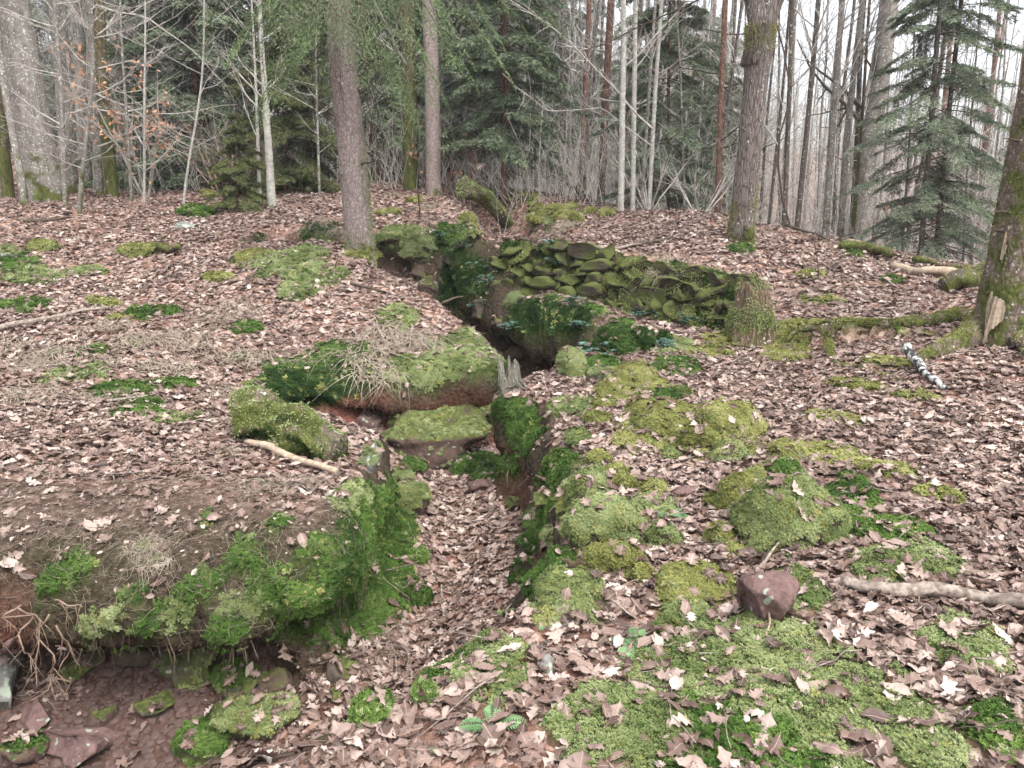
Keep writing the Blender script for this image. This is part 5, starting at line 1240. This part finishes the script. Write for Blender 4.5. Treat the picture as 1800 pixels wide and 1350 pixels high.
st = stump(A, .12, .34, (-.18, -.03), 5, 'stumpwood', 'splintered weathered stump with roots hanging at the trench corner', .55, None, 0, .12, .62)
b = MB(); g = np.random.default_rng(9)
for k in range(60):          # splinters fanning down to the side
    a = g.uniform(-1.3, 1.0); q = np.array([math.cos(a) * .05 - .03, math.sin(a) * .07, g.uniform(.10, .36)]); e = q + np.array([g.uniform(.06, .34), g.normal(-.02, .03), -q[2] * g.uniform(.6, 1.0)])
    b.tube(np.array([q, (q + e) / 2 + [.0, 0, .02], e]), np.array([.009, .010, .005]) * g.uniform(.6, 1.4), 4)
b.obj('splinter', M['stumpwood'], st)
b = MB()
for k in range(150):         # fine roots hanging under the stump
    q = np.array([g.uniform(-.08, .50), g.uniform(-.30, -.10), g.uniform(-.34, -.12)]); L = g.uniform(.12, .40); t = np.linspace(0, 1, 5)[:, None]
    b.tube(q + np.array([g.normal(0, .12), g.normal(-.1, .12), -1]) * L * t + np.array([g.normal(0, .06), 0, 0]) * np.sin(t * 4), np.linspace(.007, .002, 5) * g.uniform(.4, 1.3), 4, cap=False)
o = b.obj('hanging_roots', M['root'], st)
me = rock_mesh('root_plate', 15, (.40, .34, .30), .34, .2, 4); o = mkobj('root_plate', me, M['rot'], st, (.28, .08, -.24)); moss_coat_on(o, me, 'moss', .3, 5.7, .15, 3, .8)
K_(905, 657, 46, 18, 'moss', 'mossy cap on the splintered stump') if False else None

# roots dangling from the near bank
b_pos = [((60, 1060), (60, 1200)), ((75, 1080), (90, 1225)), ((110, 1090), (120, 1170)), ((45, 1090), (40, 1180)), ((95, 1060), (140, 1060)), ((20, 1070), (50, 1110)), ((130, 1180), (70, 1230))]
for k, (a, c_) in enumerate(b_pos):
    y = 2.95; A, Bq = at_y(a[0], a[1], y), at_y(c_[0], c_[1], y - .05); t = np.linspace(0, 1, 12)[:, None]; P0 = A + (Bq - A) * t + np.stack([vn2(t[:, 0] * 4, t[:, 0] * 0, k), vn2(t[:, 0] * 4, t[:, 0] * 0 + 5, k), t[:, 0] * 0], 1) * .05
    b = MB(); b.tube(P0 - A, np.linspace(.005, .002, 12), 5)
    for s in range(4): twigs(b, P0[3 + 2 * s] - A, np.array([g.normal(0, .6), -.2, -.8]), .10, .003, 1, k * 10 + s, 3, -.2, 2)
    o = b.obj('dangling_root', M['root']); o.location = A; tag(o, ['longest forked root hanging from the near bank', 'knotted root hanging right of the longest one', 'short root hanging under the reddish soil', 'thin root hanging by the picture edge', 'sideways root end poking out of the reddish soil', 'bent root at the picture edge', 'root lying across the undercut'][k], 'root')

# fibres and fine rootlets hanging from the lips of the banks
b = MB(); g = np.random.default_rng(41); lip = np.nonzero((fmask(GT) > .46) & (fmask(GT) < .62) & (fmask(GO) > .45) & inview & (fdist < 8))[0]
for k in g.choice(lip, min(420, len(lip)), replace=False):
    q = fc[k] + g.normal(0, .01, 3); L = g.uniform(.03, .12) * (1.8 if g.random() < .15 else 1); t = np.linspace(0, 1, 4)[:, None]
    b.tube(q + np.array([g.normal(0, .25), g.normal(-.15, .2), -1]) * L * t + np.array([g.normal(0, .02), g.normal(0, .02), 0]) * t ** 2, np.linspace(.0022, .0007, 4) * g.uniform(.6, 1.8), 3, cap=False)
tag(b.obj('rootlets', M['rootlet']), 'fine rootlets and fibres hanging from the bank lips', 'roots', kind='stuff')

# ---------------------------------------------------------------- grass, ferns, brambles, shrubs
def tuft_mesh(name, seed, nb, L, spread, mat, hang=.75):
    """flopped dead grass: blades from a broad base, combed one way and tangled"""
    g = np.random.default_rng(seed); b = MB(); t = np.linspace(0, 1, 6)
    for k in range(nb):
        a = g.random() * 6.283 if k % 3 else -1.57 + g.normal(0, .8); o = np.array([math.cos(a), math.sin(a), 0]); l = L * g.uniform(.35, 1.2); e = g.random() * 6.283
        base = np.array([math.cos(e), math.sin(e), 0]) * spread * math.sqrt(g.random()); h = g.uniform(.12, .55)
        P_ = base + o * (l * .8 * t ** 1.2)[:, None] * g.uniform(.4, 1.1) + np.array([0, 0, 1]) * (l * (h * t - (h * .9 + hang * .25) * t ** 2.0) + .012)[:, None] + cross(o, [0, 0, 1]) * (l * .22 * g.normal() * t ** 2)[:, None]
        s = unit(cross(o, [0, 0, 1])) * .0026 * g.uniform(.5, 1.3); wdt = (1 - .85 * t)[:, None]
        V = np.stack([P_ - s * wdt, P_ + s * wdt], 1).reshape(-1, 3); i = np.arange(5) * 2
        b.add(V, np.stack([i, i + 1, i + 3, i + 2], 1))
    me = b.mesh(name, False); me.materials.append(mat); return me
TUFT = [tuft_mesh('blades', k, 170, .34, .16, M['drygrass'], .6 + .15 * k) for k in range(4)]
GREENT = tuft_mesh('blades', 9, 40, .16, .05, M['greengrass'], .3)
GR = [(425, 630, 1.1, 'largest drooping dry grass tuft on the slope by the dark moss'), (330, 600, 1, 'pale dry grass tuft left of the largest drooping one'), (235, 605, .9, 'dry grass tuft above the green moss strip'), (290, 650, 1, 'combed dry grass tuft beside the hollow'), (60, 640, .8, 'dry grass tuft under the grey pole'), (110, 620, .9, 'low dry grass tuft below the grey pole end'),
      (180, 640, .8, 'dry grass tuft between pole and moss strip'), (55, 695, 1, 'dry grass tuft at the green moss strip left end'), (175, 700, .8, 'dry grass tuft drooping over the moss strip'), (195, 575, .8, 'small dry grass tuft by the pole tip'), (390, 690, .7, 'dark dry grass tuft at the hollow edge'), (420, 545, .8, 'greyish dry grass tuft on the mid slope'), (500, 640, .7, 'thin dry grass tuft left of the dark moss face'),
      (640, 620, 1.1, 'long dry grass hanging over the dark moss face'), (690, 590, 1.2, 'long dry grass hanging over the red soil'), (660, 655, 1.0, 'dry grass hanging lowest above the red soil'), (735, 600, 1.0, 'dry grass tuft at the brow beside the mossy face'), (560, 630, .8, 'short dry grass tuft on the brow of the dark moss'), (400, 800, .8, 'green-tinged grass tuft left of the split branch'), (450, 860, .8, 'dry grass tuft on the near bank top'),
      (530, 855, .8, 'dry grass tuft below the split branch'), (255, 960, .65, 'long grass tuft hanging down the near bank face'), (275, 980, .6, 'second grass tuft of the near bank face'), (1040, 810, .6, 'dry grass wisp on the root plate of the stump'), (1500, 1320, .6, 'dry grass wisp in the light moss at the front'), (1170, 470, .7, 'dry grass wisp hanging over the wall'), (980, 410, .9, 'dry grass by the far ditch'), (1000, 395, .8, 'dry grass before the yellow moss stones'),
      (750, 365, .9, 'dry grass right of the iron stake'), (690, 345, .9, 'dry grass left of the iron stake'), (560, 395, .8, 'dry grass at the hollow left of the spruce'), (590, 405, .8, 'dry grass hanging into the hollow left of the spruce'), (370, 560, .6, 'sparse dry grass on the mid slope'), (20, 610, .8, 'dry grass at the picture edge below the pole')]
for k, (px, py, s, lb) in enumerate(GR):
    p, n_, mp = at(px, py); sc = s * float(np.clip(mp * 1.76 / .0055, .8, 1.5))
    t = thing('grass_tuft', lb, 'grass', p, k * 1.3, 'dry grass tufts'); t.scale = (sc,) * 3; t.rotation_euler = Vector(unit(n_ + [0, 0, .35])).to_track_quat('Z', 'Y').to_euler()
    mkobj('blades', TUFT[k % 4], None, t)
    if k in (0, 2, 5, 18, 21, 22): mkobj('green_blades', GREENT, None, t)
def fern_mesh(name, seed, nf, L):
    g = np.random.default_rng(seed); b = MB()
    for k in range(nf):
        a = k * 6.283 / nf + g.normal(0, .3); o = np.array([math.cos(a), math.sin(a), 0]); l = L * g.uniform(.7, 1.1); t = np.linspace(0, 1, 14)
        P_ = o * (l * t)[:, None] + np.array([0, 0, 1]) * (l * (.55 * t - .5 * t ** 2))[:, None]; b.tube(P_, .0016 * (1 - .7 * t), 3, cap=False)
        sd = cross(o, [0, 0, 1])
        for sg in (-1, 1):
            m = len(t) - 2; ln = l * .36 * np.sin(np.pi * (t[1:-1] * .85 + .12)) ** .8; dd = np.tile(sd * sg + o * .45, (m, 1))
            b.blades(P_[1:-1], dd, ln, ln * .30, side=np.tile([0, 0, 1.], (m, 1)) + g.normal(0, .15, (m, 3)), droop=.15)
            for u in (.3, .5, .7): 
                for s2 in (-1, 1): b.blades(P_[1:-1] + unit(dd) * (ln * u)[:, None], dd * .5 + o * s2 * 1.0, ln * .30 * (1.1 - u), ln * .13, side=np.tile([0, 0, 1.], (m, 1)))
    me = b.mesh(name, False); me.materials.append(M['fern']); return me
FERN = [fern_mesh('fronds', 1, 4, .20), fern_mesh('fronds', 2, 3, .18), fern_mesh('fronds', 3, 1, .16)]
for k, (px, py, w, lb) in enumerate(((868, 1282, 95, 'small green fern at the front among oak leaves'), (775, 1330, 60, 'fern tip at the bottom picture edge'), (1110, 1140, 90, 'dull fern half under leaves by the light moss'), (1056, 1096, 50, 'small fern below the bare brown stone'), (1180, 905, 60, 'small fern above the yellow-topped mound'), (1090, 880, 40, 'bluish fern sprig on the big shaggy mound'), (542, 1150, 30, 'single small fern hanging from the near bank'),
                                    (710, 905, 26, 'tiny fern on the mossy boulder at the trench side'), (800, 1245, 30, 'fern sprig right of the bright moss cushion'), (1250, 1090, 40, 'fern sprig under the low mossy stone'), (1640, 860, 30, 'small fern at the yellow moss strip'), (955, 1105, 40, 'pale fern sprig below the shaggy mound'))):
    p, n_, mp = at(px, py); s = w * mp / .34; t = thing('fern', lb, 'fern', p + n_ * .01, k * 2.1, 'small ferns'); t.scale = (s,) * 3
    mkobj('fronds', FERN[2] if k in (1, 5, 6, 8) else FERN[k % 2], None, t)
def bramble(px, py, s, lb, seed):
    g = np.random.default_rng(seed); p, n_, mp = at(px, py); t = thing('bramble', lb, 'bramble', p, 0, 'bramble shoots along the trench wall'); st_ = MB(); lf = MB()
    for k in range(3):
        a = g.uniform(0, 6.28); L = s * g.uniform(.7, 1.2); u = np.linspace(0, 1, 10); o = np.array([math.cos(a), -abs(math.sin(a)) - .2, 0])
        P_ = o * (L * .5 * u)[:, None] + np.array([0, 0, 1]) * (L * (.9 * u - .75 * u ** 2))[:, None]; st_.tube(P_, .0035 * (1 - .6 * u), 4)
        for i in range(2, 10):
            d = unit(np.array([g.normal(), g.normal() - .4, .45])); q = P_[i] + d * .03
            for r_ in (-.9, 0, .9):
                ax = unit(cross(d, [0, 0, 1])); dd = unit(d + ax * r_); l = .055 * g.uniform(.7, 1.25)
                w_ = unit(cross(dd, [0, 0, 1])); up = cross(w_, dd); tt = np.array([0, .3, .6, 1.]); ww = np.array([.05, .30, .27, .0]) * l
                mid = q + dd * (l * tt)[:, None] - np.array([0, 0, .25]) * (l * tt ** 2)[:, None]
                V = np.stack([mid - w_ * ww[:, None] + up * ww[:, None] * .35, mid, mid + w_ * ww[:, None] + up * ww[:, None] * .35], 1).reshape(-1, 3)
                F = [[a_ * 3 + c_, a_ * 3 + c_ + 1, a_ * 3 + c_ + 4, a_ * 3 + c_ + 3] for a_ in range(3) for c_ in range(2)]; lf.add(V, F)
    st_.obj('stem', M['root'], t); lf.obj('leaves', M['bramble'], t)
for k, (px, py, s, lb) in enumerate(((808, 440, .35, 'bramble shoot climbing beside the mossy stone column'), (840, 485, .5, 'thick bramble at the upper end of the leaf shelf'), (868, 508, .5, 'bramble with large bluish leaves over the trench'), (838, 545, .35, 'bramble hanging above the trench wall'), (890, 580, .25, 'small bramble low on the trench wall'), (1000, 540, .4, 'bramble on the leaf shelf before the wall'), (1010, 580, .35, 'bramble shoot hanging over the dark moss face'),
                                    (1030, 630, .5, 'large-leaved bramble at the trench corner'), (970, 440, .35, 'bramble growing out of the stone wall'), (975, 470, .3, 'bramble low on the wall under another'), (1205, 570, .3, 'bramble tuft at the wall foot'), (1165, 610, .25, 'bramble tuft beside the dark moss tussocks'), (770, 420, .3, 'bramble on the stones above the far trench'), (1130, 560, .2, 'tiny bramble on the leaf shelf'))):
    bramble(px, py, s, lb, 50 + k)
def shrub(px, py, H, nst, lb, seed, mat='twig', leaves=0, spread=.5, depth=None):
    g = np.random.default_rng(seed); p = at(px, py)[0]
    if depth: p = at_depth(px, py, depth); p[2] = ground_z(p[0], p[1])
    t = thing('shrub', lb, 'shrub', p); b = MB()
    for k in range(nst):
        a = g.random() * 6.283; twigs(b, np.array([math.cos(a), math.sin(a), 0]) * .05, np.array([math.cos(a) * spread, math.sin(a) * spread, 1]), H * g.uniform(.6, 1.1), .011 * H, 2, seed * 31 + k, 4, .05, 4)
    b.obj('stems', M[mat], t)
    if leaves:
        V = np.vstack(b.V); k = rng.integers(0, len(V), leaves); l = MB(); l.blades(V[k], rng.normal(0, 1, (leaves, 3)) - [0, 0, .6], .085, .045); l.obj('leaves', M['beech'], t, False)
shrub(400, 320, 1.6, 12, 'bare brownish bush left of the white-barked birch', 3, 'root', 0, .7, 12.9)
shrub(255, 325, 2.6, 4, 'young beech with rusty clinging leaves behind the bare sapling', 4, 'twig', 520, .45, 14.5)
shrub(205, 310, 3.2, 3, 'tall beech sapling with clinging orange leaves by the mossy stem', 14, 'twig', 160, .4, 15.5)
shrub(1540, 430, 1.8, 8, 'pale twiggy bush at the foot of the thick grey trunk', 5, 'twig', 60, .6, 12.5)
shrub(1230, 378, 1.4, 8, 'low bare bush on the mound left of the oak', 6, 'twig', 0, .7, 12.6)
shrub(1140, 372, 1.6, 8, 'bare bush right of the twin poles', 7, 'twig', 0, .6, 13.2)
shrub(780, 318, 1.5, 6, 'reddish bush at the foot of the stout trunk', 8, 'root', 80, .6, 15)
# iron stakes
for (px, py, h, dp, lb) in ((736, 362, 55, 11.6, 'rusty iron stake standing in the leaves behind the spruce'), (1012, 350, 28, 14.5, 'short thin dark stake beyond the ditch')):
    p = at_depth(px, py, dp); p[2] = ground_z(p[0], p[1]); H = h * dp / FPX; b = MB(); z = np.linspace(-.1, H, 8)
    b.tube(np.stack([.012 * np.sin(z * 9), z * 0, z], 1), .012, 6, bump=.15); b.tube(np.array([(0, 0, H - .01), (.015, 0, H + .03), (.03, 0, H + .02)]), .011, 6)
    o = b.obj('iron_stake', M['iron']); o.location = p; tag(o, lb, 'stake')

# ---------------------------------------------------------------- damp air
hz = MB(); x0, x1, y0, y1, z0, z1 = -230, 230, -230, 230, -14, 40
hz.add([(x0, y0, z0), (x1, y0, z0), (x1, y1, z0), (x0, y1, z0), (x0, y0, z1), (x1, y0, z1), (x1, y1, z1), (x0, y1, z1)], [(0, 3, 2, 1), (4, 5, 6, 7), (0, 1, 5, 4), (1, 2, 6, 5), (2, 3, 7, 6), (3, 0, 4, 7)])
hm = bpy.data.materials.new('haze'); hm.use_nodes = True
hm.node_tree.nodes.remove(hm.node_tree.nodes['Principled BSDF'])
pv = hm.node_tree.nodes.new('ShaderNodeVolumePrincipled'); pv.inputs['Color'].default_value = (.92, .95, 1.0, 1); pv.inputs['Density'].default_value = .0014; pv.inputs['Anisotropy'].default_value = .2
hm.node_tree.links.new(pv.outputs[0], hm.node_tree.nodes['Material Output'].inputs['Volume'])
tag(hz.obj('haze', hm, None, False), kind='stuff')
